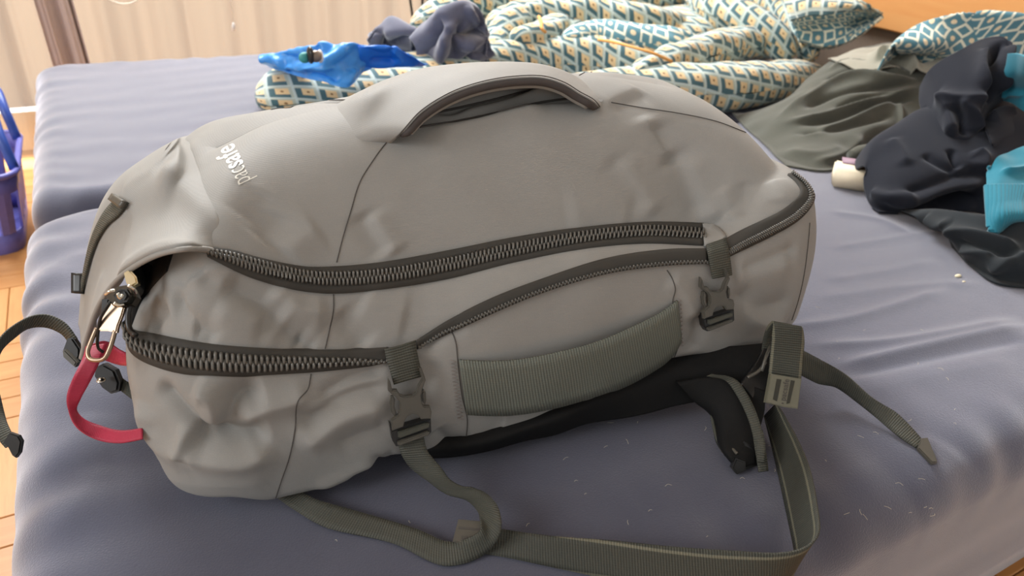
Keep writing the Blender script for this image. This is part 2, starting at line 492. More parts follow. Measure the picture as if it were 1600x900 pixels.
def pattern(name, kind, cell=.039):
    """printed bedding: 'cube' = tan squares with teal shadow corners, 'diamond' = teal with white squares and dots"""
    m, nt, p = new_mat(name)
    uv = nd(nt, 'ShaderNodeUVMap'); sx = nd(nt, 'ShaderNodeSeparateXYZ'); nt.links.new(uv.outputs[0], sx.inputs[0])
    U = math_(nt, 'DIVIDE', sx.outputs[0], cell); Vv = math_(nt, 'DIVIDE', sx.outputs[1], cell)
    teal, tan, pale, line, dot = srgb(72, 104, 112), srgb(222, 196, 152), srgb(178, 188, 176), srgb(196, 212, 210), srgb(120, 84, 52)
    if kind == 'cube':
        fx = math_(nt, 'FRACT', U); fy = math_(nt, 'FRACT', Vv)
        c = mixc(nt, 0.0, pale, pale)
        mn = math_(nt, 'MINIMUM', fx, fy); mx = math_(nt, 'MAXIMUM', fx, fy)
        L = math_(nt, 'MULTIPLY', math_(nt, 'LESS_THAN', mn, .34), math_(nt, 'LESS_THAN', mx, .86))
        c = mixc(nt, L, c, teal)
        sq = math_(nt, 'MULTIPLY', math_(nt, 'GREATER_THAN', mn, .34), math_(nt, 'LESS_THAN', mx, .84))
        c = mixc(nt, sq, c, tan)
        dx = math_(nt, 'SUBTRACT', fx, .59); dy = math_(nt, 'SUBTRACT', fy, .59)
        r = math_(nt, 'SQRT', math_(nt, 'ADD', math_(nt, 'MULTIPLY', dx, dx), math_(nt, 'MULTIPLY', dy, dy)))
        c = mixc(nt, math_(nt, 'LESS_THAN', r, .065), c, dot)
        g = math_(nt, 'MAXIMUM', math_(nt, 'LESS_THAN', mn, .08), math_(nt, 'GREATER_THAN', mx, .97))
        c = mixc(nt, math_(nt, 'MULTIPLY', g, .85), c, line)
    else:
        fx = math_(nt, 'FRACT', U); fy = math_(nt, 'FRACT', Vv)
        par = math_(nt, 'MODULO', math_(nt, 'ABSOLUTE', math_(nt, 'ADD', math_(nt, 'FLOOR', U), math_(nt, 'FLOOR', Vv))), 2)
        ax = math_(nt, 'ABSOLUTE', math_(nt, 'SUBTRACT', fx, .5)); ay = math_(nt, 'ABSOLUTE', math_(nt, 'SUBTRACT', fy, .5))
        mx = math_(nt, 'MAXIMUM', ax, ay)
        ring = math_(nt, 'MULTIPLY', math_(nt, 'GREATER_THAN', mx, .3), par)
        r = math_(nt, 'SQRT', math_(nt, 'ADD', math_(nt, 'MULTIPLY', ax, ax), math_(nt, 'MULTIPLY', ay, ay)))
        dt = math_(nt, 'MULTIPLY', math_(nt, 'LESS_THAN', r, .2), math_(nt, 'SUBTRACT', 1.0, par))
        c = mixc(nt, ring, srgb(96, 142, 156), srgb(236, 236, 216))
        c = mixc(nt, dt, c, srgb(238, 220, 186))
    nt.links.new(c, p.inputs['Base Color'])
    p.inputs['Roughness'].default_value = .85; p.inputs['Specular IOR Level'].default_value = .2
    p.inputs['Sheen Weight'].default_value = .25
    tc = nd(nt, 'ShaderNodeTexCoord'); n1 = nd(nt, 'ShaderNodeTexNoise'); n1.inputs['Scale'].default_value = 60
    nt.links.new(tc.outputs['Object'], n1.inputs[0])
    b = nd(nt, 'ShaderNodeBump'); b.inputs['Strength'].default_value = .25; b.inputs['Distance'].default_value = .004
    nt.links.new(n1.outputs[0], b.inputs['Height']); nt.links.new(b.outputs[0], p.inputs['Normal'])
    return m

def wood(name, c1, c2, scale=6, axis=(1, 8, 8), rough=.35):
    m, nt, p = new_mat(name)
    tc = nd(nt, 'ShaderNodeTexCoord'); mp = nd(nt, 'ShaderNodeMapping'); mp.inputs['Scale'].default_value = axis
    oi = nd(nt, 'ShaderNodeObjectInfo')
    nt.links.new(tc.outputs['Object'], mp.inputs[0])
    nt.links.new(math_(nt, 'MULTIPLY', oi.outputs['Random'], 30.0), mp.inputs['Location'])
    n = nd(nt, 'ShaderNodeTexNoise'); n.inputs['Scale'].default_value = scale; n.inputs['Detail'].default_value = 6; n.inputs['Distortion'].default_value = .8
    nt.links.new(mp.outputs[0], n.inputs[0])
    c = mixc(nt, n.outputs[0], c1, c2)
    c = mixc(nt, math_(nt, 'MULTIPLY', oi.outputs['Random'], .45), c, tuple(x*.7 for x in c1))
    nt.links.new(c, p.inputs['Base Color'])
    p.inputs['Roughness'].default_value = rough
    return m

def sheer(name, col, transp):
    m, nt, p = new_mat(name)
    nt.nodes.remove(p)
    out = nt.nodes['Material Output']
    tr = nd(nt, 'ShaderNodeBsdfTransparent'); tl = nd(nt, 'ShaderNodeBsdfTranslucent'); df = nd(nt, 'ShaderNodeBsdfDiffuse')
    tl.inputs[0].default_value = (*col, 1); df.inputs[0].default_value = (*col, 1)
    a = nd(nt, 'ShaderNodeMixShader'); b = nd(nt, 'ShaderNodeMixShader')
    a.inputs[0].default_value = .45; b.inputs[0].default_value = transp
    nt.links.new(tl.outputs[0], a.inputs[1]); nt.links.new(df.outputs[0], a.inputs[2])
    nt.links.new(a.outputs[0], b.inputs[1]); nt.links.new(tr.outputs[0], b.inputs[2])
    nt.links.new(b.outputs[0], out.inputs[0])
    return m

M_BAG = bag_fabric('grey_nylon', (.300, .297, .282))
M_TAPE = fabric('zip_tape', (.055, .052, .046), .75, nscale=1500, bump=.3, dist=.0003)
M_TEETH = plain('zip_coil', (.15, .145, .13), .32)
M_WEB = webbing('olive_webbing', (.072, .074, .060))
M_WEBF = webbing('fine_webbing', (.150, .162, .136), pitch=.0026)
M_WEBE = webbing('edged_webbing', (.058, .060, .048), edge=(.0135, .0012, (.24, .23, .16)))
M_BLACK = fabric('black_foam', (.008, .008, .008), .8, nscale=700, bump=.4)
M_BUCK = plain('dark_plastic', (.085, .080, .066), .35)
M_BLKP = plain('black_plastic', (.012, .012, .012), .3)
M_SEAM = plain('seam_thread', (.075, .068, .062), .8)
M_STITCH = plain('stitch_thread', (.30, .25, .23), .8)
M_PINK = webbing('red_ribbon', (.45, .03, .07), pitch=.0012, rough=.4, strength=.35)
M_BRASS = plain('gunmetal_pull', (.34, .25, .18), .28, metal=.9)
M_CHROME = plain('chrome', (.7, .68, .6), .12, metal=1.0)
M_LOGO = plain('logo_print', (.92, .93, .86), .3)
M_LOGO2 = plain('logo_outline_print', (.72, .71, .64), .4)
M_TAG = plain('olive_label', (.15, .146, .105), .5)
M_SHEET = fabric('blue_grey_jersey', (.080, .085, .124), .95, sheen=1.0, nscale=620, bump=.5, dist=.0009, var=.2, vscale=40, tint=(.92, .93, 1.0))
M_PATA = pattern('bedding_cube_print', 'cube')
M_PATB = pattern('bedding_diamond_print', 'diamond', .031)

# ------------------------------------------------------------------ room shell
FLOOR_Z = -0.36
M_FLOOR = wood('parquet_base', srgb(196, 140, 84), srgb(226, 176, 116), axis=(8, 1, 8))
M_PLANK = wood('parquet_plank', srgb(196, 132, 72), srgb(226, 172, 110), scale=5, axis=(2, 14, 14))
M_WALL = fabric('wall_paint', srgb(236, 233, 228), .9, nscale=200, bump=.1, var=.03)
v, fc = box((-.4, .8, FLOOR_Z-.03), (7.0, 4.6, .04))
floor = make('floor', v, fc, M_FLOOR, smooth=False); floor['kind'] = 'structure'
# parquet strips in view: left of the bed and past its front edge
pl_me = None
def plank(x, y, rot):
    global pl_me
    if pl_me is None:
        bm = bmesh.new(); bmesh.ops.create_cube(bm, size=1)
        bmesh.ops.scale(bm, vec=(.238, .0585, .012), verts=bm.verts)
        bmesh.ops.bevel(bm, geom=[e for e in bm.edges if all(q.co.z > 0 for q in e.verts)], offset=.0012, segments=1, affect='EDGES')
        pl_me = bpy.data.meshes.new('plank'); bm.to_mesh(pl_me); bm.free(); pl_me.materials.append(M_PLANK)
    o = bpy.data.objects.new('plank', pl_me); COL.objects.link(o); o.parent = floor
    o.location = (x - floor.location.x, y - floor.location.y, FLOOR_Z - .006 - floor.location.z)
    o.rotation_euler = (0, 0, rot)
def planks(x0, x1, y0, y1):
    nx, ny = int((x1-x0)/.24)+1, int((y1-y0)/.24)+1
    for i in range(nx):
        for j in range(ny):
            for k in range(4):
                o = (k-1.5)*.06
                cx, cy = x0+.12+i*.24, y0+.12+j*.24
                if (i+j) % 2: plank(cx, cy+o, 0)
                else: plank(cx+o, cy, math.pi/2)
planks(-.62, -.14, .26, 2.20)
planks(.74, 1.70, -.22, .26)

# back wall with a window opening behind the curtain
WX0, WX1, WZ0, WZ1, WY = -1.25, 1.75, -.30, 2.55, 2.62
wall = Root('wall_back', (0, WY, FLOOR_Z), None, None); wall.o['kind'] = 'structure'
for c, s in (((-.1, WY+.05, (FLOOR_Z+WZ0)/2), (4.6, .1, WZ0-FLOOR_Z)), ((-.1, WY+.05, (WZ1+2.75)/2), (4.6, .1, 2.75-WZ1)),
             (((-2.4+WX0)/2, WY+.05, (WZ0+WZ1)/2), (WX0+2.4, .1, WZ1-WZ0)), (((WX1+2.2)/2, WY+.05, (WZ0+WZ1)/2), (2.2-WX1, .1, WZ1-WZ0))):
    v, fc = box(c, s); make('wall_section', v, fc, M_WALL, wall, smooth=False)
M_WHITE = plain('white_paint', (.75, .74, .72), .4)
win = Root('window_1', ((WX0+WX1)/2, WY+.03, WZ0), None, None); win.o['kind'] = 'structure'
for x in (WX0+.03, -.5, 1.25, WX1-.03):
    v, fc = box((x, WY+.02, (WZ0+WZ1)/2), (.06, .05, WZ1-WZ0)); make('window_frame', v, fc, M_WHITE, win, smooth=False)
for z in (WZ0+.03, WZ1-.03):
    v, fc = box(((WX0+WX1)/2, WY+.02, z), (WX1-WX0, .05, .06)); make('window_frame', v, fc, M_WHITE, win, smooth=False)
v, fc = box((2.11, .6, 1.195), (.1, 4.1, 3.11)); wr = make('wall_right', v, fc, M_WALL, smooth=False); wr['kind'] = 'structure'

v, fc = box((-.15, .6, 2.8), (4.6, 4.1, .1)); ce = make('ceiling', v, fc, M_WALL, smooth=False); ce['kind'] = 'structure'
# left wall with its own window, outside the picture
LX, LY0, LY1, LZ0, LZ1 = -2.4, -.95, 1.65, .35, 2.5
lw = Root('wall_left', (LX, .55, FLOOR_Z), None, None); lw.o['kind'] = 'structure'
for c, s in (((LX-.05, .6, (FLOOR_Z+LZ0)/2), (.1, 4.1, LZ0-FLOOR_Z)), ((LX-.05, .6, (LZ1+2.75)/2), (.1, 4.1, 2.75-LZ1)), ((LX-.05, (LY0-1.45)/2, (LZ0+LZ1)/2), (.1, LY0+1.45, LZ1-LZ0)), ((LX-.05, (LY1+2.65)/2, (LZ0+LZ1)/2), (.1, 2.65-LY1, LZ1-LZ0))):
    v, fc = box(c, s); make('wall_section', v, fc, M_WALL, lw, smooth=False)
w2 = Root('window_2', (LX-.03, .55, LZ0), None, None); w2.o['kind'] = 'structure'
for y in (LY0+.03, (LY0+LY1)/2, LY1-.03):
    v, fc = box((LX-.03, y, (LZ0+LZ1)/2), (.05, .06, LZ1-LZ0)); make('window_frame', v, fc, M_WHITE, w2, smooth=False)
for z in (LZ0+.03, LZ1-.03):
    v, fc = box((LX-.03, (LY0+LY1)/2, z), (.05, LY1-LY0, .06)); make('window_frame', v, fc, M_WHITE, w2, smooth=False)

# sheer cream curtain hanging in folds, mauve drape in front of it
M_SHEER = sheer('cream_sheer', srgb(176, 152, 124), .40)
M_MAUVE = fabric('mauve_drape', srgb(196, 178, 168), .9, sheen=.3, nscale=300, bump=.2)
def drape(name, x0, x1, y, z0, z1, waves, amp, mat, label, cat, seed, lean=0.0):
    rng = np.random.default_rng(seed)
    n, mrow = 320, 14
    s = np.linspace(0, 1, n); ph = np.cumsum(rng.uniform(.5, 1.5, n)); ph = ph/ph[-1]*waves*6.283
    yy = y + amp*np.sin(ph) + amp*.35*np.sin(ph*2.3+1)
    P = np.zeros((mrow, n, 3))
    for i, z in enumerate(np.linspace(z0, z1, mrow)):
        k = i/(mrow-1)
        P[i, :, 0] = x0 + (x1-x0)*s + lean*k + .006*np.sin(ph*.7+k*2)
        P[i, :, 1] = y + (yy-y)*(1-.3*k); P[i, :, 2] = z
    o = make(name, P.reshape(-1, 3), grid_faces(mrow, n), mat, thick=.0012 if mat is M_MAUVE else 0)
    return tag(o, label, cat)
drape('sheer_curtain', -1.5, 1.95, 2.50, FLOOR_Z+.02, 2.6, 24, .022, M_SHEER, 'cream sheer curtain hanging in soft folds across the back window', 'curtain', 3)
drape('mauve_drape', -.098, .0, 2.42, FLOOR_Z+.03, 2.6, 2.5, .010, M_MAUVE, 'narrow mauve-grey drape hanging in front of the cream curtain', 'curtain', 5, lean=-.12)
# pale ring and its cord in front of the curtain
rg = Root('curtain_ring', px_y(190, 5, 2.40), 'pale round ring hanging in front of the cream curtain', 'ring')
c0 = px_y(190, -22, 2.40)
v, fc = tube([c0 + .052*np.array([math.cos(a), 0, .9*math.sin(a)]) for a in np.linspace(0, 6.2831, 40)], .0022, k=8)
make('hoop', v, fc, plain('pale_hoop', srgb(232, 224, 206), .4), rg)
v, fc = tube([c0 + np.array([0, 0, .046]), c0 + np.array([0, 0, 1.2])], .0015, n=3); make('cord', v, fc, plain('pale_cord', srgb(226, 218, 200), .6), rg)
# small white pull bead
v, fc = tube([px_y(365, 36, 2.44), px_y(365, 40, 2.44), px_y(365, 48, 2.44)], [.003, .006, .004], n=8, k=10)
pb = Root('curtain_pull', px_y(365, 42, 2.44), 'tiny white pull bead hanging by the cream curtain', 'pull')
make('bead', v, fc, M_WHITE, pb)
v, fc = tube([px_y(365, 36, 2.44), px_y(365, 36, 2.44) + np.array([0, 0, 1.3])], .0006, n=3); make('cord', v, fc, M_WHITE, pb)
# dark rods of a stand behind the bed
st = Root('rod_stand', (px_y(655, 10, 2.36)[0], 2.36, FLOOR_Z), 'stand of three thin dark metal rods between bed and curtain', 'stand')
M_ROD = plain('dark_metal', (.012, .012, .010), .5, metal=0)
for x0, x1 in ((641, 644), (660, 660), (669, 670)):
    t = px_y(x0, 0, 2.36); b = px_y(x1, 22, 2.36); d = (b-t)/np.linalg.norm(b-t)
    top = t - d*.8; bot = t + d*((FLOOR_Z-t[2])/d[2])
    v, fc = tube([bot, t, top], .0042, n=6); make('rod', v, fc, M_ROD, st)
cb = px_y(655, 10, 2.36)
v, fc = box((cb[0], 2.36, FLOOR_Z+.01), (.16, .12, .02)); make('foot_plate', v, fc, M_ROD, st, smooth=False)
v, fc = box((cb[0]+.001, 2.36, cb[2]+.83), (.09, .03, .02)); make('top_clamp', v, fc, M_ROD, st, smooth=False)

# headboard
hb = Root('headboard', (1.96, 1.1, FLOOR_Z), 'warm oak headboard board with grey backing panel below it', 'headboard')
M_OAK = wood('oak', srgb(226, 150, 84), srgb(248, 196, 130), scale=3, axis=(8, 1, 8), rough=.45)
bm = bmesh.new(); bmesh.ops.create_cube(bm, size=1); bmesh.ops.scale(bm, vec=(.035, 2.1, .42), verts=bm.verts)
bmesh.ops.bevel(bm, geom=bm.edges[:], offset=.004, segments=2, affect='EDGES')
bmesh.ops.translate(bm, vec=(1.985, 1.12, .132+.21), verts=bm.verts)
make('board', [q.co[:] for q in bm.verts], [[q.index for q in f_.verts] for f_ in bm.faces], M_OAK, hb, smooth=False); bm.free()
v, fc = box((2.01, 1.12, -.1), (.02, 2.1, .52)); make('backing_panel', v, fc, plain('grey_panel', srgb(140, 124, 110), .7), hb, smooth=False)
for y in (.12, 2.12):
    v, fc = box((2.0, y, .08), (.05, .06, .88)); make('post', v, fc, M_OAK, hb, smooth=False)

# ------------------------------------------------------------------ mattresses
def mattress(name, x0, x1, y0, y1, rc, label, lines, seed):
    N_ = 1500; edge_r = .055
    out = rr_outline(x0, x1, y0, y1, rc, rc, N_)
    hw = (y1-y0)/2
    cen = np.stack([np.clip(out[:, 0], x0+hw, x1-hw), np.full(N_, (y0+y1)/2)], -1)
    dirv = cen-out; dirv /= np.linalg.norm(dirv, axis=1)[:, None]+1e-9
    dist = np.linalg.norm(cen-out, axis=1)
    rows = [np.c_[cen, np.full(N_, -.25)], np.c_[out+dirv*.03, np.full(N_, -.25)]]
    for a in np.linspace(-1, 0, 8): rows.append(np.c_[out + dirv*.02*(1+math.sin(a*math.pi/2)) if a < -.5 else out, np.full(N_, -.245 + (a+1)*.19)])
    for a in np.linspace(0, math.pi/2, 14)[1:]:
        rows.append(np.c_[out + dirv*edge_r*(1-math.cos(a)), np.full(N_, -.055 + edge_r*math.sin(a))])
    for t in np.linspace(0, 1, 150)[1:]:
        rows.append(np.c_[out + dirv*(edge_r + (dist[:, None]-edge_r)*t), np.zeros(N_)])
    s = Surf(np.array(rows), True)
    s.N = -s.N if s.N[-20, :, 2].mean() < 0 else s.N
    top = np.clip((s.P[..., 2]+.07)/.07, 0, 1)
    V = s.P.reshape(-1, 3)
    rng = np.random.default_rng(seed)
    D = np.zeros(len(V))
    # gathered wrinkles where the sheet turns over the edge
    ex = np.minimum(V[:, 0]-x0, x1-V[:, 0]); ey = np.minimum(V[:, 1]-y0, y1-V[:, 1])
    for _ in range(10):
        k = rng.uniform(35, 110); D += .0011*np.exp(-np.clip(ex, 0, 1)/.05)*np.sin(V[:, 1]*k + V[:, 0]*rng.normal(0, 25) + rng.uniform(0, 6))
        D += .0007*np.exp(-np.clip(ey, 0, 1)/.05)*np.sin(V[:, 0]*k + V[:, 1]*rng.normal(0, 25) + rng.uniform(0, 6))
    for _ in range(8):
        a = rng.uniform(-.5, .2); k = rng.uniform(30, 90)
        D += .00020*np.sin((V[:, 1]*math.cos(a)+V[:, 0]*math.sin(a))*k + 1.5*np.sin(V[:, 0]*4+rng.uniform(0, 6)) + rng.uniform(0, 6))
    s.P = (V + s.N.reshape(-1, 3)*(D*top.ravel())[:, None]).reshape(s.P.shape); s.refresh()
    if s.N[-20, :, 2].mean() < 0: s.N = -s.N
    if lines:
        s.fold(lines)
    o = make(name, s.P.reshape(-1, 3), grid_faces(*s.P.shape[:2], cu=True), M_SHEET)
    tag(o, label, 'mattress')
    return o, s
SHEET_FOLDS = [([(1200,515),(1310,502),(1400,478),(1490,448)], .004, .010), ([(1250,541),(1380,535),(1490,518),(1600,496)], .004, .009),
    ([(1290,578),(1400,552),(1500,530),(1620,505)], .0055, .009), ([(1300,592),(1420,566),(1520,545),(1620,525)], -.004, .010),
    ([(1290,390),(1400,372),(1480,360)], .002, .010), ([(1280,440),(1380,425),(1470,405)], .002, .012), ([(1260,470),(1400,450),(1540,440)], .002, .012),
    ([(1320,620),(1450,590),(1600,560)], .002, .02), ([(1290,330),(1380,345),(1430,370)], .002, .012),
    ([(1430,800),(1475,750),(1500,700)], .003, .03), ([(1000,790),(1150,750),(1250,700)], .002, .05),
    ([(60,860),(120,790),(170,720)], .002, .02), ([(50,760),(110,690),(150,640)], .002, .02), ([(60,430),(120,400),(180,395)], .0015, .02)]
mat1, S_BED = mattress('near_mattress', -.145, 1.86, .235, 1.222, .075, 'mattress in blue-grey fitted sheet carrying the grey backpack', SHEET_FOLDS, 1)
mat2, S_BED2 = mattress('far_mattress', -.140, 1.86, 1.238, 2.17, .06, 'mattress in blue-grey fitted sheet beside the cream curtain, under the duvet', [], 2)
mat1.name = 'mattress'; mat2.name = 'mattress.001'
v, fc = join([box((.87, 1.2, -.305), (1.9, 1.8, .10))])
fr = make('bed_base', v, fc, wood('dark_base', srgb(120, 84, 52), srgb(150, 108, 70)), smooth=False)
tag(fr, 'low wooden bed base under the two blue-grey mattresses', 'bed base')

# ------------------------------------------------------------------ laundry basket
M_BASK = plain('violet_plastic', srgb(112, 112, 190), .35)
M_BASK2 = plain('blue_plastic', srgb(52, 84, 170), .35)
bk = Root('laundry_basket', (-.44, 2.02, FLOOR_Z), 'violet-blue plastic laundry basket on the parquet beside the far mattress', 'basket')
BH = .19
def bring(z, k, n=64):
    o = rr_outline(-.44-.235*k, -.44+.235*k, 2.02-.17*k, 2.02+.17*k, .05*k, .05*k, n)
    return np.c_[o, np.full(n, z)]
def band(z0, z1, k0, k1, out=.0):
    P = np.array([bring(z0, k0), bring(z1, k1)]); return slab_ring(P)
def slab_ring(P, t=.004):
    c = P.mean((0, 1)); inn = P.copy(); inn[..., :2] = c[:2] + (P[..., :2]-c[:2])*.975
    R4 = np.array([P[0], P[1], inn[1], inn[0], P[0]])
    return R4.reshape(-1, 3), grid_faces(5, P.shape[1], True)
v, fc = band(FLOOR_Z, FLOOR_Z+.05, .88, .91); b0 = make('lower_wall', v, fc, M_BASK, bk)
n_ = 64; r = bring(FLOOR_Z+.002, .87); make('bottom', r, [list(range(n_))], M_BASK, bk, thick=.003)
lo, hi = bring(FLOOR_Z+.048, .91, 96), bring(FLOOR_Z+.148, .965, 96)
for i in range(0, 96, 4):
    P = np.array([lo[[i, (i+1) % 96, (i+2) % 96]], hi[[i, (i+1) % 96, (i+2) % 96]]])
    c = np.array([-.44, 2.02, 0]); inn = P.copy(); inn[..., :2] = c[:2] + (P[..., :2]-c[:2])*.975
    V = np.concatenate([P.reshape(-1, 3), inn.reshape(-1, 3)])
    make('slat', V, [[0, 1, 4, 3], [1, 2, 5, 4], [6, 9, 10, 7], [7, 10, 11, 8], [0, 3, 9, 6], [2, 8, 11, 5]], M_BASK, bk, smooth=False)
v, fc = band(FLOOR_Z+.145, FLOOR_Z+.19, .965, .99); make('upper_wall', v, fc, M_BASK, bk)
v, fc = tube(np.vstack([bring(FLOOR_Z+.19, 1.0), bring(FLOOR_Z+.19, 1.0)[:1]]), .007, k=8); make('rim', v, fc, M_BASK, bk)
for sx, yy in ((-.21, 1.90), (-.21, 2.12)):
    v, fc = tube([(sx, yy, FLOOR_Z+.19), (sx-.012, yy+.03, FLOOR_Z+.26), (sx-.03, yy+.10, FLOOR_Z+.30), (sx-.1, yy+.14, FLOOR_Z+.305), (-.44, yy+.14, FLOOR_Z+.31), (-.66, yy+.10, FLOOR_Z+.28), (-.675, yy, FLOOR_Z+.19)], .011, n=40, k=8)
    make('carry_handle', v, fc, M_BASK2, bk)
ct = Surf(loft([[(-.60, 1.9, FLOOR_Z+.13), (-.5, 1.9, FLOOR_Z+.16), (-.32, 1.91, FLOOR_Z+.15)], [(-.66, 2.02, FLOOR_Z+.17), (-.5, 2.02, FLOOR_Z+.2), (-.32, 2.02, FLOOR_Z+.18)], [(-.66, 2.13, FLOOR_Z+.13), (-.5, 2.13, FLOOR_Z+.16), (-.32, 2.12, FLOOR_Z+.13)]], 30, 30))
ct.noise(.006, 40, 8)
o = make('folded_laundry', ct.P.reshape(-1, 3), grid_faces(30, 30), fabric('tan_laundry', srgb(206, 172, 140), .9), thick=.01)
tag(o, 'crumpled tan laundry lying inside the violet-blue basket', 'laundry')

# ------------------------------------------------------------------ duvet: puffy folded rolls in printed cotton
def roll(path, r_side, r_up, seed, n=90, k=44, wr=.004, swirl=0.0):
    c = crom(hpts(path), n)
    s = np.linspace(0, 1, n)
    rs = np.interp(s, np.linspace(0, 1, len(r_side)), r_side); ru = np.interp(s, np.linspace(0, 1, len(r_up)), r_up)
    endf = np.clip(np.minimum(s, 1-s)/.10, 0, 1); endf = np.sqrt(np.maximum(1-(1-endf)**2, .0))*.97+.03
    rs, ru = rs*endf, ru*endf
    T = np.gradient(c, axis=0); T[:, 2] *= .5; T /= np.linalg.norm(T, axis=1)[:, None]
    X = np.cross(T, ZZ); X /= np.linalg.norm(X, axis=1)[:, None]; Y = np.cross(X, T)
    a = np.linspace(0, 2*math.pi, k + 1)
    ca, sa = np.cos(a), np.sin(a)
    ca = np.sign(ca)*abs(ca)**.85; sa = np.sign(sa)*abs(sa)**.85
    P = c[:, None] + rs[:, None, None]*ca[None, :, None]*X[:, None] + ru[:, None, None]*sa[None, :, None]*Y[:, None]
    rng = np.random.default_rng(seed)
    N_ = ca[None, :, None]*X[:, None] + sa[None, :, None]*Y[:, None]
    D = np.zeros(P.shape[:2]); L = np.linalg.norm(np.diff(c, axis=0), axis=1).sum()
    for _ in range(9):
        k1, k2 = rng.normal(0, 20), rng.normal(0, 1.8)
        D += np.sin(k1*s[:, None]*L + k2*a[None, :]*1.0 + rng.uniform(0, 6) + .8*np.sin(a[None, :]*2+s[:, None]*9))
    P = P + N_*(D*wr/3)[..., None]*endf[:, None, None]
    P[..., 2] = np.maximum(P[..., 2], .004)
    Ls = np.r_[0, np.cumsum(np.linalg.norm(np.diff(c, axis=0), axis=1))]
    rm = (np.mean(rs)+np.mean(ru))/2
    uv = np.stack([np.broadcast_to(Ls[:, None], P.shape[:2]) + .25*swirl*a[None, :]*rm, np.broadcast_to(a[None, :]*rm, P.shape[:2]) + swirl*Ls[:, None]], -1)
    return P, uv
def roll_set(items):
    V = []; Fc = []; U = []; o = 0
    for it in items:
        P, uv = roll(**it); n, k = P.shape[:2]
        V.append(P.reshape(-1, 3)); U.append(uv.reshape(-1, 2)); Fc.append(grid_faces(n, k) + o); o += n*k
    return np.concatenate(V), np.concatenate(Fc), np.concatenate(U)
D_ITEMS = [
    dict(path=[(700,118,.04),(770,100,.055),(850,92,.06),(930,95,.06),(1010,104,.055),(1085,92,.05)], r_side=[.05,.06,.065,.06,.04], r_up=[.04,.055,.058,.055,.035], seed=1, swirl=.45),
    dict(path=[(860,150,.05),(950,146,.05),(1050,138,.055),(1130,136,.05),(1200,128,.045),(1275,108,.03)], r_side=[.05,.06,.062,.055,.035], r_up=[.05,.056,.055,.045,.02], seed=2, swirl=.2),
    dict(path=[(985,122,.085),(1040,100,.095),(1100,80,.10),(1170,68,.095),(1235,75,.07)], r_side=[.03,.04,.045,.045,.03], r_up=[.03,.04,.045,.04,.03], seed=3, swirl=.3),
    dict(path=[(760,40,.12),(830,30,.13),(920,28,.135),(1000,34,.13),(1072,34,.12)], r_side=[.04,.05,.055,.055,.035], r_up=[.035,.05,.055,.05,.03], seed=4, swirl=.5),
    dict(path=[(765,90,.07),(778,62,.10),(800,36,.13),(835,10,.15)], r_side=[.025,.034,.036,.03], r_up=[.03,.035,.035,.03], seed=5, swirl=.4),
    dict(path=[(800,70,.10),(850,52,.115),(880,40,.12),(905,52,.11)], r_side=[.03,.04,.04,.03], r_up=[.03,.035,.035,.03], seed=15, swirl=.3),
    dict(path=[(1085,-5,.16),(1140,22,.15),(1190,48,.125),(1245,84,.08)], r_side=[.05,.06,.058,.045], r_up=[.05,.055,.05,.04], seed=6, swirl=.35),
    dict(path=[(1180,-5,.16),(1225,20,.14),(1255,55,.11),(1270,90,.07)], r_side=[.04,.045,.04,.03], r_up=[.04,.045,.04,.03], seed=16, swirl=.2),
    dict(path=[(398,150,.03),(450,142,.04),(540,135,.042),(640,120,.05),(740,105,.05)], r_side=[.10,.11,.11,.10,.08], r_up=[.034,.046,.05,.05,.045], seed=7, swirl=.3),
    dict(path=[(640,40,.09),(690,18,.125),(760,2,.145),(860,-8,.16),(980,-12,.165),(1110,-16,.17)], r_side=[.04,.055,.07,.07,.07,.06], r_up=[.03,.05,.06,.06,.06,.06], seed=8, swirl=.45),
    dict(path=[(620,90,.03),(720,70,.05),(850,60,.06),(1000,60,.07),(1120,50,.07),(1230,60,.05)], r_side=[.10,.13,.15,.15,.13,.10], r_up=[.03,.05,.06,.07,.07,.045], seed=9, swirl=.4),
]
dv = Root('duvet', (1.0, 1.6, 0.0), 'crumpled duvet with tan cube print and teal shadows heaped behind the backpack', 'duvet')
V, Fc, U = roll_set(D_ITEMS); make('printed_cover', V, Fc, M_PATA, dv, uv=U)
V, Fc, U = roll_set([dict(path=[(880,58,.115),(930,52,.12),(1000,60,.12),(1050,68,.115),(1086,74,.10)], r_side=[.03,.04,.045,.04,.025], r_up=[.02,.03,.034,.035,.022], seed=10, swirl=.3)])
make('reverse_side', V, Fc, M_PATB, dv, uv=U, label='teal reverse side with white diamonds')
M_ORANGE = plain('orange_piping', srgb(236, 170, 92), .7)
v, fc = tube([px(935, 62, .150), px(960, 66, .155), px(990, 74, .157), (px(1020, 83, .152)), px(1050, 96, .135)], .0032, n=30, k=8); make('piping', v, fc, M_ORANGE, dv)
v, fc = tube([px(842, 26, .175), px(846, 36, .172), px(847, 46, .165), px(852, 50, .158)], .004, n=16, k=8); make('piping', v, fc, M_ORANGE, dv)

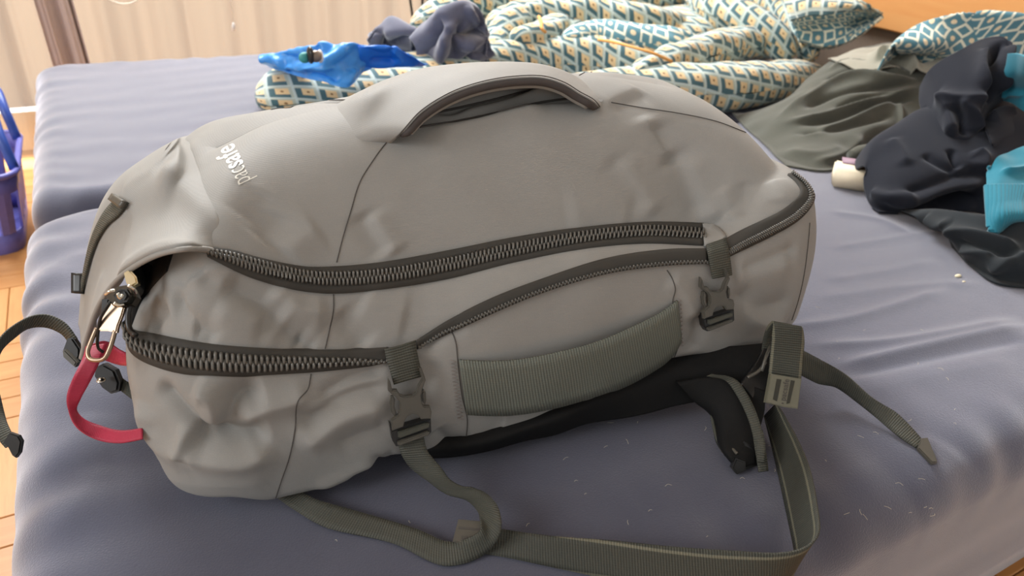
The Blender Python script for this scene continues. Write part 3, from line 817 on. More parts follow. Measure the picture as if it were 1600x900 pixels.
# ------------------------------------------------------------------ pillows
def cloth(name, curves, mat, label, cat, folds=(), nz=(.0015, 60, 1), nu=110, nv=110, thick=.004, back=.07, root=None, parent=None, gain=1.7):
    s = Surf(px_loft(curves, nu, nv, back))
    if nz: s.noise(*nz)
    global FOLD_GAIN
    FOLD_GAIN = gain
    if folds: s.fold(folds)
    FOLD_GAIN = 1.0
    s.P[..., 2] = np.maximum(s.P[..., 2], .005); s.refresh()
    uv = arc_uv(s.P)
    Fc = grid_faces(*s.P.shape[:2])
    n0 = np.cross(s.P[50, 51]-s.P[50, 50], s.P[51, 50]-s.P[50, 50])
    if n0 @ s.N[50, 50] < 0: Fc = Fc[:, ::-1]
    o = make(name, s.P.reshape(-1, 3), Fc, mat, uv=uv, thick=thick, root=root, parent=parent)
    if label: tag(o, label, cat)
    return o, s
cloth('pillow', [[(1392,72,.19),(1424,44,.218),(1470,27,.245),(1530,19,.262),(1600,25,.265),(1690,50,.24)],
    [(1402,82,.17),(1450,70,.195),(1500,58,.21),(1550,52,.22),(1620,58,.22),(1700,85,.19)],
    [(1415,98,.12),(1465,100,.14),(1520,105,.15),(1590,105,.15),(1650,115,.14),(1720,140,.12)],
    [(1428,120,.07),(1478,132,.085),(1530,135,.10),(1600,150,.11),(1660,160,.11),(1720,178,.10)],
    [(1440,172,.008),(1490,192,.008),(1540,208,.008),(1600,230,.008),(1660,245,.008),(1720,260,.008)]], M_PATB,
    'plump teal pillow with white diamond print propped against the oak headboard', 'pillow', nz=(.002, 25, 3), back=.05)
p2 = Root('pillow.001', px(1300, 60, .0), 'flattened pillow with pale top and dark teal diamond underside beside the duvet', 'pillow')
seam2 = [(1236,32,.185),(1262,25,.19),(1300,23,.195),(1345,18,.20),(1379,23,.195)]
cloth('pillow_top', [[(1215,-22,.215),(1260,-22,.225),(1305,-14,.23),(1350,4,.225),(1379,21,.198)], [(1225,5,.21),(1262,3,.217),(1302,5,.22),(1347,11,.215),(1379,22,.197)], seam2], M_PATA, None, None, nz=(.003, 40, 4), back=.03, root=p2)
cloth('pillow_underside', [seam2, [(1243,45,.15),(1270,48,.145),(1310,46,.15),(1350,34,.165),(1379,24,.19)], [(1248,62,.12),(1280,72,.11),(1318,66,.125),(1356,44,.165),(1379,26,.19)], [(1255,66,.085),(1290,74,.085),(1325,68,.105),(1358,46,.155),(1379,27,.187)]], M_PATB, None, None, nz=(.002, 60, 5), back=0, root=p2)

# ------------------------------------------------------------------ clothes
M_JEAN = fabric('slate_velour', srgb(92, 94, 112), .85, sheen=.7, nscale=300, bump=.3, var=.25, vscale=50)
ve = Root('velour_top', px(690, 100, 0), 'crumpled slate-blue velour garment on the duvet beside the blue bag', 'garment')
cloth('body_cloth', [[(640,60,.13),(662,34,.165),(690,14,.20),(716,5,.212),(746,14,.20),(760,45,.16)], [(648,70,.12),(672,52,.15),(698,42,.17),(720,38,.172),(742,42,.16),(764,62,.13)], [(652,92,.09),(680,82,.11),(708,76,.12),(735,80,.11),(772,84,.09)], [(660,112,.05),(700,112,.05),(740,108,.05),(785,100,.05)]], M_JEAN, None, None, back=.05, root=ve,
    folds=[([(690,20),(680,60),(660,96)], .012, .014), ([(700,50),(690,75),(680,98)], -.010, .012), ([(715,30),(722,48),(700,70)], .010, .012), ([(752,42),(735,52),(712,62),(708,90)], .012, .010), ([(758,55),(735,64),(720,78)], -.012, .010), ([(770,80),(740,84),(722,96)], .008, .010), ([(728,8),(735,25),(750,35)], -.008, .008)], gain=2.3, nz=(.003, 70, 6))
cloth('sleeve', [[(574,62,.115),(592,42,.14),(611,27,.16),(640,40,.15),(668,52,.14)], [(578,66,.10),(600,56,.125),(625,52,.135),(648,58,.13),(672,66,.12)], [(584,70,.08),(605,68,.09),(630,70,.10),(652,78,.09),(672,85,.08)], [(588,74,.05),(610,76,.05),(636,86,.05),(656,94,.05),(676,98,.05)]], M_JEAN, None, None, back=.04, root=ve,
    folds=[([(592,46),(598,58),(602,70)], .008, .008), ([(586,52),(592,66)], -.012, .008), ([(612,66),(640,58),(668,60)], .007, .009)], gain=2.3, nz=(.0015, 70, 7))
M_BLUE = plain('blue_nylon', srgb(64, 150, 232), .35)
M_BLUE2 = plain('deep_blue_nylon', srgb(12, 112, 222), .4)
bb = Root('blue_bag', px(540, 120, 0), 'crumpled bright blue thin nylon bag lying on the duvet end', 'bag')
cloth('light_panel', [[(406,88,0.120),(440,82,0.135),(480,72,0.160),(500,66,0.170),(525,70,0.165),(548,68,0.170),(572,72,0.160)], [(405,94,0.115),(445,95,0.120),(485,88,0.145),(520,86,0.150),(550,84,0.150),(572,86,0.145)], [(412,99,0.107),(455,106,0.105),(495,110,0.120),(530,108,0.125),(555,104,0.125),(570,100,0.125)], [(425,104,0.097),(468,120,0.095),(505,128,0.100),(540,137,0.095),(556,126,0.100),(566,112,0.105)]], M_BLUE, None, None, back=.04, root=bb,
    folds=[([(415,88),(450,100),(500,104),(540,110)], .008, .008), ([(440,84),(470,92),(490,98)], -.006, .006), ([(545,70),(520,90),(500,98)], .007, .008), ([(500,68),(490,80),(470,90)], -.006, .008), ([(555,106),(548,118),(540,135)], .006, .006), ([(480,112),(510,120),(535,128)], -.006, .006)], nz=(.0022, 90, 8), thick=.0015)
cloth('dark_panel', [[(560,72,0.165),(590,72,0.165),(615,74,0.160),(640,86,0.140),(664,102,0.110)], [(562,88,0.145),(590,86,0.145),(616,88,0.140),(640,95,0.125),(663,103,0.105)], [(566,104,0.120),(590,108,0.115),(615,106,0.115),(640,104,0.110),(660,104,0.100)]], M_BLUE2, None, None, back=.04, root=bb,
    folds=[([(575,96),(600,94),(620,96)], -.006, .007), ([(612,74),(622,88),(625,102)], .005, .007)], nz=(.0018, 80, 9), thick=.0015)
# little clip on the blue bag
kc = Root('key_fob', px(486, 96, .145), 'small black and grey fob with teal and white ends on the blue bag', 'fob')
def blob(c, r, sc=(1, 1, 1), n=12):
    a = np.linspace(0, math.pi, n); b = np.linspace(0, 2*math.pi, 2*n, endpoint=False)
    P = np.stack([np.sin(a)[:, None]*np.cos(b)*sc[0], np.sin(a)[:, None]*np.sin(b)*sc[1], np.cos(a)[:, None]*np.ones_like(b)*sc[2]], -1)*r + np.array(c)
    return P.reshape(-1, 3), grid_faces(n, 2*n, True)
for q, r, sc, m_, nm in (((476,90,0.157), .011, (1,.8,.9), plain('teal_rubber', srgb(62, 150, 150), .5), 'teal_end'), ((485,86,0.163), .014, (.45,1,1.1), M_BLKP, 'clasp'), ((493,88,0.161), .012, (1,.8,.9), plain('grey_metal', srgb(140, 128, 118), .3, .6), 'body'), ((500,88,0.159), .012, (.5,.9,1), M_WHITE, 'white_end')):
    v, fc = blob(px(*q), r, sc); make(nm, v, fc, m_, kc)

M_SWEAT = fabric('olive_grey_fleece', srgb(80, 81, 73), .95, sheen=.25, nscale=380, bump=.5, dist=.001, var=.18)
M_CREAM = fabric('cream_lining', srgb(150, 147, 134), .95, sheen=.2, nscale=380, bump=.4, dist=.001)
sw = Root('sweatpants', px(1290, 240, 0), 'olive-grey sweatpants with cream lining crumpled between duvet and navy hoodie', 'trousers')
cloth('leg_cloth', [[(1150,183,.004),(1225,155,.05),(1278,108,.10),(1330,80,.135),(1395,68,.15),(1480,80,.16)], [(1165,200,.004),(1230,180,.05),(1290,150,.08),(1340,128,.11),(1390,118,.125),(1460,112,.13)], [(1190,222,.003),(1250,205,.035),(1310,185,.055),(1360,165,.075),(1410,155,.085),(1460,150,.09)], [(1210,245,.0),(1260,238,.02),(1320,218,.035),(1370,198,.05),(1420,186,.055),(1460,182,.06)], [(1228,262,0),(1285,270,0),(1322,260,0),(1348,240,.004),(1390,232,.01),(1450,230,.01)]], M_SWEAT, None, None, back=.03, root=sw,
    folds=[([(1215,192),(1290,182),(1340,163),(1445,135)], .011, .009), ([(1235,196),(1300,186),(1350,168),(1445,150)], -.013, .007), ([(1205,190),(1270,150),(1330,118),(1400,125),(1455,132)], .012, .011), ([(1250,172),(1320,142),(1380,136),(1450,126)], -.011, .007),
        ([(1250,214),(1330,192),(1370,172),(1410,158)], .012, .009), ([(1235,208),(1300,204),(1345,192),(1400,178)], -.010, .007), ([(1404,158),(1407,185),(1402,210)], .006, .005), ([(1265,255),(1310,245),(1352,212)], .007, .010),
        ([(1290,112),(1320,98),(1370,104),(1430,118)], .008, .007), ([(1280,128),(1330,106),(1390,112),(1440,122)], -.009, .006), ([(1300,172),(1340,156),(1400,146)], -.010, .006), ([(1225,235),(1280,240),(1320,228)], .004, .012)], gain=1.3, nz=(.0015, 50, 10), nu=150, nv=150, thick=.003)
cloth('waistband', [[(1300,92,.128),(1345,76,.148),(1400,70,.155),(1440,72,.16),(1484,86,.165)], [(1318,98,.132),(1360,86,.15),(1410,80,.158),(1450,86,.158),(1480,98,.155)], [(1345,112,.125),(1380,106,.138),(1415,104,.142),(1445,112,.138),(1470,118,.135)]], M_CREAM, None, None, back=.02, root=sw,
    folds=[([(1366,100),(1370,86),(1395,84),(1425,98),(1440,112)], .012, .009), ([(1385,96),(1405,98),(1430,112)], -.014, .008), ([(1430,98),(1445,92),(1462,92)], -.010, .007)], nz=(.002, 60, 11), thick=.003)
v, fc = tube([px(1330, 245, .02), px(1342, 240, .024), px(1356, 238, .024), px(1372, 236, .022)], [.012, .016, .017, .016], n=20, k=14); make('rolled_cuff', v, fc, M_SWEAT, sw)

# cream pack between sweatpants and hoodie
pk = Root('tissue_pack', px(1325, 296, 0), 'small cream paper pack with red mark beside the navy hoodie', 'pack')
A_, B_ = px(1298, 294, .0), px(1352, 303, .0)
ex = (B_-A_)/np.linalg.norm(B_-A_); ey = np.array([-ex[1], ex[0], 0])
M_PACK = fabric('cream_paper', srgb(226, 214, 188), .7, nscale=80, bump=.1)
def obox(o, lx, ly, lz, z0=.0):
    bm = bmesh.new(); bmesh.ops.create_cube(bm, size=1); bmesh.ops.scale(bm, vec=(lx, ly, lz), verts=bm.verts)
    bmesh.ops.bevel(bm, geom=bm.edges[:], offset=min(lx, ly, lz)*.09, segments=2, affect='EDGES')
    V = [o + ex*(q.co.x+lx/2) + ey*(q.co.y+ly/2) + ZZ*(q.co.z+lz/2+z0) for q in bm.verts]
    Fc = [[q.index for q in f_.verts] for f_ in bm.faces]; bm.free(); return V, Fc
v, fc = obox(A_, .085, .06, .032, .003); make('wrapper', v, fc, M_PACK, pk)
v, fc = obox(A_+ex*.055+ey*.012, .012, .006, .0006, .0352); make('red_mark', v, fc, plain('red_print', srgb(196, 70, 60), .6), pk)
v, fc = obox(A_+ex*.012+ey*.045, .05, .03, .003, .035); make('purple_edge', v, fc, plain('purple_print', srgb(150, 124, 140), .6), pk)

M_NAVY = fabric('navy_fleece', srgb(28, 31, 40), .9, sheen=.12, nscale=500, bump=.35, dist=.0006, var=.12, tint=(.85, .9, 1))
M_CHAR = fabric('charcoal_jersey', srgb(38, 43, 47), .9, sheen=.12, nscale=500, bump=.35, dist=.0006, var=.12)
ho = Root('hoodie', px(1450, 330, 0), 'navy fleece hoodie heaped on the sheet with its hood standing up', 'hoodie')
cloth('body_cloth', [[(1352,262,.05),(1364,222,.085),(1400,194,.11),(1440,168,.13),(1500,158,.14),(1620,165,.14)], [(1350,278,.035),(1370,252,.065),(1420,238,.088),(1480,232,.098),(1540,228,.105),(1620,222,.11)], [(1351,296,.02),(1385,288,.045),(1430,280,.06),(1490,274,.068),(1545,270,.072),(1620,264,.08)], [(1357,316,.008),(1392,312,.03),(1440,304,.04),(1490,293,.048),(1540,292,.05),(1620,296,.05)], [(1372,335,.0),(1402,336,.0),(1445,330,.004),(1490,325,.006),(1540,335,.008),(1620,345,.01)]], M_NAVY, None, None, back=.05, root=ho,
    folds=[([(1385,320),(1430,310),(1480,290),(1545,284)], .012, .010), ([(1400,300),(1440,296),(1490,278),(1545,270)], -.007, .008), ([(1410,328),(1460,318),(1500,306),(1545,310)], -.010, .009), ([(1360,300),(1390,308),(1430,304)], .006, .008), ([(1390,215),(1410,240),(1418,262)], .005, .012), ([(1440,240),(1480,262),(1498,268)], -.005, .008), ([(1485,232),(1492,250),(1502,264)], -.008, .006), ([(1450,330),(1500,322),(1530,325)], .008, .008), ([(1520,235),(1535,250),(1530,270)], .010, .014)], nz=(.002, 30, 12), nu=150, nv=150, thick=.003)
cloth('hood', [[(1437,136,.15),(1436,160,.13),(1445,185,.115),(1470,218,.095),(1478,240,.07)], [(1452,108,.19),(1462,140,.165),(1472,175,.14),(1488,215,.11),(1492,240,.075)], [(1492,83,.225),(1500,122,.195),(1502,162,.16),(1506,212,.115),(1510,245,.08)], [(1544,58,.25),(1545,108,.215),(1535,150,.175),(1522,205,.12),(1525,245,.085)], [(1569,58,.255),(1575,100,.22),(1566,142,.175),(1548,192,.12),(1545,240,.085)], [(1582,84,.235),(1584,112,.20),(1580,150,.15),(1570,200,.11),(1568,240,.085)]], M_NAVY, None, None, back=0, root=ho,
    folds=[([(1566,62),(1552,95),(1548,140),(1545,165)], -.022, .009), ([(1545,75),(1538,110),(1538,150)], .010, .010), ([(1575,70),(1568,110),(1560,150)], .012, .009), ([(1462,150),(1500,155),(1540,152)], .010, .012), ([(1472,150),(1485,180),(1490,215)], .010, .010), ([(1492,165),(1505,190),(1512,215)], -.012, .010), ([(1500,160),(1520,180),(1525,210)], .010, .010), ([(1440,170),(1455,195),(1470,212)], -.008, .006)], nz=(.0012, 40, 13), nu=150, nv=150, thick=.004)
cloth('sleeve', [[(1530,170,.135),(1560,165,.14),(1590,168,.14),(1640,180,.14)], [(1540,200,.125),(1560,190,.132),(1590,190,.13),(1640,195,.13)], [(1550,225,.11),(1570,215,.115),(1600,208,.115),(1640,210,.11)], [(1556,238,.09),(1575,232,.09),(1600,224,.09),(1640,222,.09)]], M_NAVY, None, None, back=0, root=ho, folds=[([(1545,190),(1560,178),(1595,178)], .008, .008)], nz=(.001, 40, 14), thick=.003)
o, _s = cloth('charcoal_shirt', [[(1428,338,.02),(1470,330,.045),(1530,335,.065),(1640,340,.08)], [(1440,350,.012),(1490,352,.04),(1550,368,.05),(1640,385,.055)], [(1470,362,.006),(1500,382,.022),(1550,405,.03),(1640,420,.035)], [(1480,375,.0),(1512,408,.004),(1552,432,.006),(1640,442,.01)], [(1486,388,.0),(1522,424,.0),(1556,446,.0),(1640,456,.0)]], M_CHAR,
    'dark charcoal shirt spread under the navy hoodie', 'shirt',
    folds=[([(1478,362),(1520,368),(1600,392)], .010, .009), ([(1490,372),(1540,385),(1600,405)], -.008, .008), ([(1545,428),(1580,405),(1610,398)], .006, .008), ([(1500,392),(1530,394),(1560,398)], .005, .006), ([(1445,340),(1470,352),(1490,350)], .008, .008)], nz=(.001, 40, 15), nu=130, nv=130, thick=.003)
# turquoise knit sweater: folded shoulder and ribbed cuff
M_TURQ = fabric('turquoise_knit', srgb(42, 120, 140), .9, sheen=.3, nscale=700, bump=.4, dist=.0006, var=.12)
M_RIB = webbing('turquoise_rib', srgb(58, 158, 182), pitch=.0001, rough=.9)
tq = Root('sweater', px(1590, 330, .03), 'turquoise knit sweater with ribbed hem lying over the navy hoodie', 'sweater')
cloth('shoulder', [[(1574,84,.24),(1588,84,.245),(1605,92,.245),(1660,110,.24)], [(1568,112,.21),(1585,112,.215),(1605,118,.215),(1660,130,.21)], [(1555,146,.17),(1575,138,.18),(1605,145,.18),(1660,150,.18)], [(1556,154,.155),(1578,160,.155),(1605,176,.15),(1660,185,.15)]], M_TURQ, None, None, back=0, root=tq, folds=[([(1560,150),(1580,146),(1605,148)], .006, .006)], nz=(.001, 60, 16), thick=.004)
cloth('sleeve', [[(1548,262,.112),(1558,246,.125),(1580,236,.13),(1620,222,.14),(1660,215,.14)], [(1542,268,.106),(1560,262,.115),(1585,258,.12),(1620,252,.125),(1660,250,.12)], [(1541,280,.10),(1560,277,.108),(1585,275,.11),(1620,273,.112),(1660,272,.11)], [(1542,294,.095),(1560,293,.10),(1585,292,.102),(1620,291,.103),(1660,290,.10)]], M_TURQ, None, None, back=0, root=tq, folds=[([(1560,268),(1590,266),(1620,258)], .005, .005)], nz=(.001, 60, 17), thick=.004)
cu = Surf(px_loft([[(1541,292,.096),(1560,291,.101),(1585,291,.103),(1620,290,.104),(1660,290,.10)], [(1543,320,.082),(1560,318,.088),(1585,316,.09),(1620,315,.09),(1660,315,.09)], [(1545,342,.07),(1562,340,.078),(1585,338,.08),(1620,338,.08),(1660,338,.08)], [(1545,356,.062),(1552,364,.058),(1565,356,.06),(1580,346,.066),(1620,352,.062),(1660,352,.062)]], 260, 60, 0))
sL = np.linspace(0, 1, 260)
cu.P = cu.P + cu.N*(np.sin(sL*260*.62)*.0016)[None, :, None]; cu.refresh()
Fc = grid_faces(60, 260); make('ribbed_hem', cu.P.reshape(-1, 3), Fc, M_TURQ, tq, thick=.004)
v, fc = tube([px(1546, 360, .06), px(1556, 362, .058), px(1566, 354, .06), px(1578, 342, .066), px(1590, 344, .064), px(1600, 352, .06), px(1620, 356, .06)], .0045, n=30, k=10); make('hem_edge', v, fc, M_TURQ, tq)

# crumbs and fluff on the sheet
M_CRUMB = plain('pale_crumb', srgb(236, 226, 196), .8)
for i, (x, y, r) in enumerate(((1497, 431, .0042), (1506, 440, .0022))):
    c = px(x, y, .002); v, fc = blob(c, r, (1.5, .8, .5), 6)
    tag(make('crumb', v, fc, M_CRUMB), ('larger' if i == 0 else 'smaller') + ' pale crumb on the sheet before the charcoal shirt', 'crumb', 'crumbs on the sheet')
rng = random.Random(4); parts = []
LINT = [(1350,516),(1440,516),(1308,534),(1434,568),(1480,592),(1470,577),(1492,640),(1492,662),(1310,560),(1278,480),(1405,757),(1345,800),(1352,808),(1455,795),(1290,720),(900,752),(915,772),(990,642),(1016,798),(1105,838),(525,845),(640,815),(825,820),(980,690),(1210,735),(860,680),(1160,748)]
for i in range(24): LINT.append((rng.uniform(840, 1500), rng.uniform(640, 830)))
for x, y in LINT:
    c = px(x, y, .0022); a = rng.uniform(0, 3.14); L = rng.uniform(.0008, .0035)
    d = np.array([math.cos(a), math.sin(a), 0])*L; e = np.array([-d[1], d[0], 0])*rng.uniform(-.5, .5)
    parts.append(tube([c-d, c+e+ZZ*.0008, c+d], 0.00013, n=6, k=4))
v, fc = join(parts); tag(make('sheet_lint', v, fc, M_CRUMB, kind='stuff'), 'fine pale lint and hairs scattered on the blue-grey sheet', 'lint')

# ------------------------------------------------------------------ backpack
bag = Root('travel_backpack', loc(.23, .17, 0), 'grey nylon travel backpack lying on the near mattress, straps trailing', 'backpack')
W3, N_LOW = bag_body()
S = Surf(W3, True)
def orient():
    c = S.P.mean((0, 1))
    if ((S.P - c)*S.N).sum(-1).mean() < 0: S.N = -S.N
orient()
def bag_folds(lines):
    global FOLD_GAIN, FOLD_W
    FOLD_GAIN, FOLD_W = 1.25, .9
    S.fold(lines); orient()
    FOLD_GAIN = FOLD_W = 1.0
# broad soft sags first, then the drawn creases
bag_folds([
    ([(290,690),(330,686),(380,684),(425,672)], -.011, .011), ([(280,702),(330,716),(390,716),(425,690)], .007, .014), ([(300,606),(326,618),(337,640),(334,680)], .010, .011),
    ([(330,690),(352,655),(372,622),(415,606)], -.010, .012), ([(245,595),(280,635),(305,665),(315,690)], -.007, .008), ([(225,625),(235,670),(270,705),(300,712)], .006, .016),
    ([(282,712),(288,694),(296,674),(310,668)], .006, .006), ([(370,665),(410,640),(455,628),(490,615)], .006, .012), ([(465,672),(520,630),(560,612),(612,604)], -.007, .012),
    ([(470,650),(530,612),(570,598),(610,592)], .005, .010), ([(465,705),(530,655),(570,640),(612,634)], .006, .014), ([(490,628),(540,596),(575,584),(605,574)], -.005, .008),
    ([(520,700),(560,682),(590,672),(612,662)], -.003, .012), ([(540,752),(575,732),(600,716),(622,704)], -.006, .008), ([(490,764),(540,742),(580,724),(615,712)], .003, .010),
    ([(250,735),(300,752),(370,755),(440,740)], .003, .020),
    # upper gusset, left
    ([(300,425),(310,450),(285,480)], .006, .014), ([(265,470),(300,462),(335,420)], -.005, .014), ([(345,440),(400,470),(450,500)], -.007, .012),
    ([(420,450),(470,485),(515,490)], .005, .012), ([(395,505),(440,515),(480,535)], -.005, .010), ([(300,515),(320,518),(335,535)], -.004, .008),
    ([(462,528),(480,540),(490,548)], -.004, .007), ([(330,480),(400,500),(450,520)], .004, .015), ([(235,520),(250,490),(262,478)], -.004, .008),
    ([(525,485),(545,510),(575,545)], -.005, .012), ([(560,470),(600,490),(640,500)], .003, .02),
    # front panel
    ([(385,350),(400,330),(420,300)], -0.0023, 0.0189),
    ([(445,400),(470,375),(500,355)], 0.0030, 0.0162), ([(405,380),(430,350),(440,330)], -0.0030, 0.0189), ([(560,330),(585,370),(605,400)], -0.0037, 0.0121), ([(580,330),(600,365),(622,400)], 0.0037, 0.0108),
    ([(880,335),(950,330),(990,345)], 0.0023, 0.0270),
    ([(950,240),(985,290),(1005,335)], -0.0023, 0.0189), ([(970,245),(1005,300),(1025,340)], 0.0030, 0.0162), ([(1050,230),(1075,280),(1100,340)], -0.0037, 0.0162), ([(1075,240),(1100,300),(1125,350)], 0.0037, 0.0149),
    ([(1140,350),(1140,320),(1125,290)], 0.0030, 0.0108), ([(1160,345),(1165,310),(1160,280)], -0.0023, 0.0108), ([(1020,190),(1035,220),(1060,260)], -0.0045, 0.0162), ([(1000,178),(1020,210),(1050,250)], 0.0030, 0.0135),
    ([(1225,320),(1220,300),(1205,280)], 0.0023, 0.0135), ([(940,165),(965,150),(1000,135)], 0.0023, 0.0135), ([(950,172),(980,160),(1015,145)], -0.0023, 0.0135),
    # under the side handle and right pocket
    ([(690,560),(670,600),(665,660)], -.003, .012), ([(680,670),(700,690),(725,690)], -.005, .008), ([(740,690),(850,665),(960,610)], .004, .03),
    ([(1145,450),(1180,480),(1240,470)], -.004, .014), ([(1150,470),(1180,500),(1225,510)], .005, .014), ([(1140,430),(1190,420),(1240,410)], .004, .018), ([(1150,425),(1200,405),(1250,385)], -.004, .010),
    ([(1045,430),(1070,460),(1085,500)], .003, .010), ([(1075,550),(1090,520),(1092,490)], -.005, .010), ([(655,548),(690,520),(730,505)], -.003, .008),
    # folded pocket layers below the top handle
    ([(655,198),(740,180),(830,155),(925,152)], -.006, .006), ([(670,178),(740,160),(860,130)], -.007, .006), ([(700,170),(790,145),(880,140)], .005, .010), ([(660,205),(760,185),(860,165)], .004, .010),
    ([(415,168),(440,160),(500,157),(560,156)], -.004, .005), ([(560,150),(600,180),(635,200)], -.004, .010),
])
V = S.P.reshape(-1, 3)
vis = np.ones(S.P.shape[:2]); S.noise(.0006, 45, 21, vis); orient()
make('lower_body', S.P[:N_LOW].reshape(-1, 3), grid_faces(N_LOW, NTH, True), M_BAG, bag)
UPP = S.P[N_LOW-1:]
front = make('front_panel', UPP.reshape(-1, 3), grid_faces(UPP.shape[0], NTH, True), M_BAG, bag)

def seam(L, parent=None, r=.00045, name='seam', mat=None, off=.0003, n=60):
    v, fc = tube(S.line(L, n, off), r, k=6); return make(name, v, fc, mat or M_SEAM, bag, parent)
SEAMS = [[(526,410),(536,370),(548,330),(562,285),(580,255),(605,222),(632,200),(642,194)], [(521,460),(521,485),(516,510),(508,545)],
    [(486,584),(481,608),(465,628),(461,670),(452,715),(440,750),(429,784)], [(706,518),(712,535),(716,575),(722,620),(730,655),(728,690)],
    [(1042,422),(1050,435),(1055,452),(1051,472),(1060,505),(1061,535),(1050,565),(1032,592)], [(1265,348),(1263,375),(1256,430),(1247,470),(1237,500)],
    [(955,160),(1000,168),(1060,177),(1120,190),(1165,207)], [(410,168),(440,160),(500,157),(565,156)], [(905,118),(915,113),(925,112)]]
for L in SEAMS: seam(L)
for L in ([(655,199),(700,192),(760,180),(830,163),(880,155),(928,153)], [(662,180),(700,172),(750,161),(810,146),(870,130)]): seam(L, r=.0011, name='fold_shade_line', mat=M_SEAM)  # dark tubes laid along two folds under the handle, painting in their crease shade

# ---- zips
def on_ribbon(A, B, off, thick, n=90, m=5, bow=0.0):
    a = crom(np.array(A, float), n); b = crom(np.array(B, float), n)
    t = np.linspace(0, 1, m)
    P = np.array([[S.cast(*(a[i]*(1-k)+b[i]*k))[0] for k in t] for i in range(n)])
    for _ in range(2): P[1:-1] = .25*P[:-2]+.5*P[1:-1]+.25*P[2:]
    N = face_cam(grid_normals(P), P)
    P = P + N*off
    if bow: P = P + N*(bow*np.sin(np.linspace(0, math.pi, n))**.8)[:, None, None]
    return P
def tape(A, B, name='zip_tape', mat=None, n=90, off=.0022):
    P = on_ribbon(A, B, off, .002, n)
    v, fc, uv = slab(P, .0045); return make(name, v, fc, mat or M_TAPE, bag, uv=uv)
def teeth(A, B, count, parent, r=.0007, off=.0028, arch=.0016, overlap=.12):
    """two interlocking coil rows between pixel lines A (upper) and B (lower)"""
    a = crom(np.array(A, float), count); b = crom(np.array(B, float), count)
    pa = np.array([S.cast(*q)[0] for q in a]); pb = np.array([S.cast(*q)[0] for q in b])
    for _ in range(3):
        for p in (pa, pb): p[1:-1] = .25*p[:-2]+.5*p[1:-1]+.25*p[2:]
    T = np.gradient(pa, axis=0); N = np.cross(T, pb-pa); N /= np.linalg.norm(N, axis=1)[:, None]
    if ((CC-pa)*N).sum() < 0: N = -N
    parts = []
    step = (pa[1:]-pa[:-1])*.5; step = np.vstack([step, step[-1:]])
    for i in range(count):
        d = pb[i]-pa[i]; n_ = N[i]
        parts.append(tube([pa[i]+n_*off, pa[i]+d*.12+n_*(off+arch), pa[i]+d*.4+n_*(off+arch*.9), pa[i]+d*(.5+overlap)+n_*(off-.0002)], r, k=5))
        q = pb[i]+step[i]; parts.append(tube([q+n_*off, q-d*.12+n_*(off+arch), q-d*.4+n_*(off+arch*.9), q-d*(.5+overlap)+n_*(off-.0002)], r, k=5))
    v, fc = join(parts); return make('zip_coil', v, fc, M_TEETH, bag, parent, kind='stuff')
t1 = tape([(320,386),(360,391),(400,402),(470,416),(530,416),(600,409),(700,391),(800,371),(900,356),(1000,347),(1098,348)], [(325,402),(360,420),(400,437),(460,453),(520,459),(600,452),(700,436),(800,411),(900,391),(1000,381),(1098,384)], n=130)
teeth([(320,390),(360,396),(400,406),(460,421),(520,425),(600,420),(700,403),(800,382),(900,366),(1000,356),(1097,361)], [(325,398),(360,412),(400,426),(460,441),(520,446),(600,441),(700,424),(800,402),(900,383),(1000,372),(1097,376)], 122, t1, r=.0010)
t2 = tape([(196,492),(202,510),(215,517),(232,519),(270,527),(330,537),(400,543),(480,546),(560,545),(606,542)], [(199,524),(206,548),(222,562),(250,574),(290,584),(350,587),(420,585),(500,580),(560,573),(610,565)], n=90)
teeth([(200,505),(206,522),(222,530),(260,538),(330,548),(400,554),(480,558),(560,560),(604,562)], [(202,528),(212,545),(230,556),(265,567),(330,577),(400,579),(480,575),(560,568),(604,564)], 50, t2, r=.00125)
t3 = tape([(650,532),(700,500),(770,465),(850,435),(950,404),(1040,391),(1105,390)], [(650,546),(700,522),(770,489),(850,456),(950,427),(1040,415),(1105,412)], n=90)
teeth([(652,541),(700,515),(770,481),(850,449),(950,421),(1040,409),(1105,407)], [(652,545),(700,520),(770,487),(850,455),(950,426),(1040,414),(1105,411)], 86, t3, r=.0009, arch=.0012)
t4_ = tape([(1128,378),(1160,360),(1190,345),(1222,328),(1244,310),(1250,298),(1242,284),(1230,274)], [(1132,404),(1170,386),(1210,366),(1245,345),(1266,322),(1271,306),(1258,288),(1238,272)], n=70)
teeth([(1132,392),(1165,374),(1200,356),(1235,336),(1256,316),(1261,304),(1252,288),(1236,275)], [(1133,400),(1168,382),(1206,363),(1241,343),(1262,321),(1267,306),(1256,288),(1238,273)], 62, t4_, r=.0009)
# the main zip carries on round the right end and the far side
idx = np.arange(455, 985)
ring = np.array([S.P[N_LOW-1+k][idx] + S.N[N_LOW-1+k][idx]*.0022 for k in (-7, -4, -1, 2, 4)]).transpose(1, 0, 2)
rv, rf = [], []
nr, mr = ring.shape[:2]
inner = np.array([S.P[N_LOW-1+k][idx] - S.N[N_LOW-1+k][idx]*.002 for k in (-7, -4, -1, 2, 4)]).transpose(1, 0, 2)
loop_ = np.concatenate([ring, inner[:, ::-1]], 1)
make('zip_tape', loop_.reshape(-1, 3), grid_faces(nr, 2*mr, True), M_TAPE, bag)
parts_ = []
for i in range(0, nr-4, 5):
    a_, m_, b_ = ring[i, 1], ring[i, 2], ring[i, 3]; n_ = S.N[N_LOW-1][idx[i]]
    parts_.append(tube([a_+n_*.0006, (a_+m_)/2+n_*.0022, m_+n_*.001], .0009, k=5)); s_ = ring[i+2, 2]-ring[i, 2]
    parts_.append(tube([b_+s_+n_*.0006, (b_+m_)/2+s_+n_*.0022, m_+s_+n_*.001], .0009, k=5))
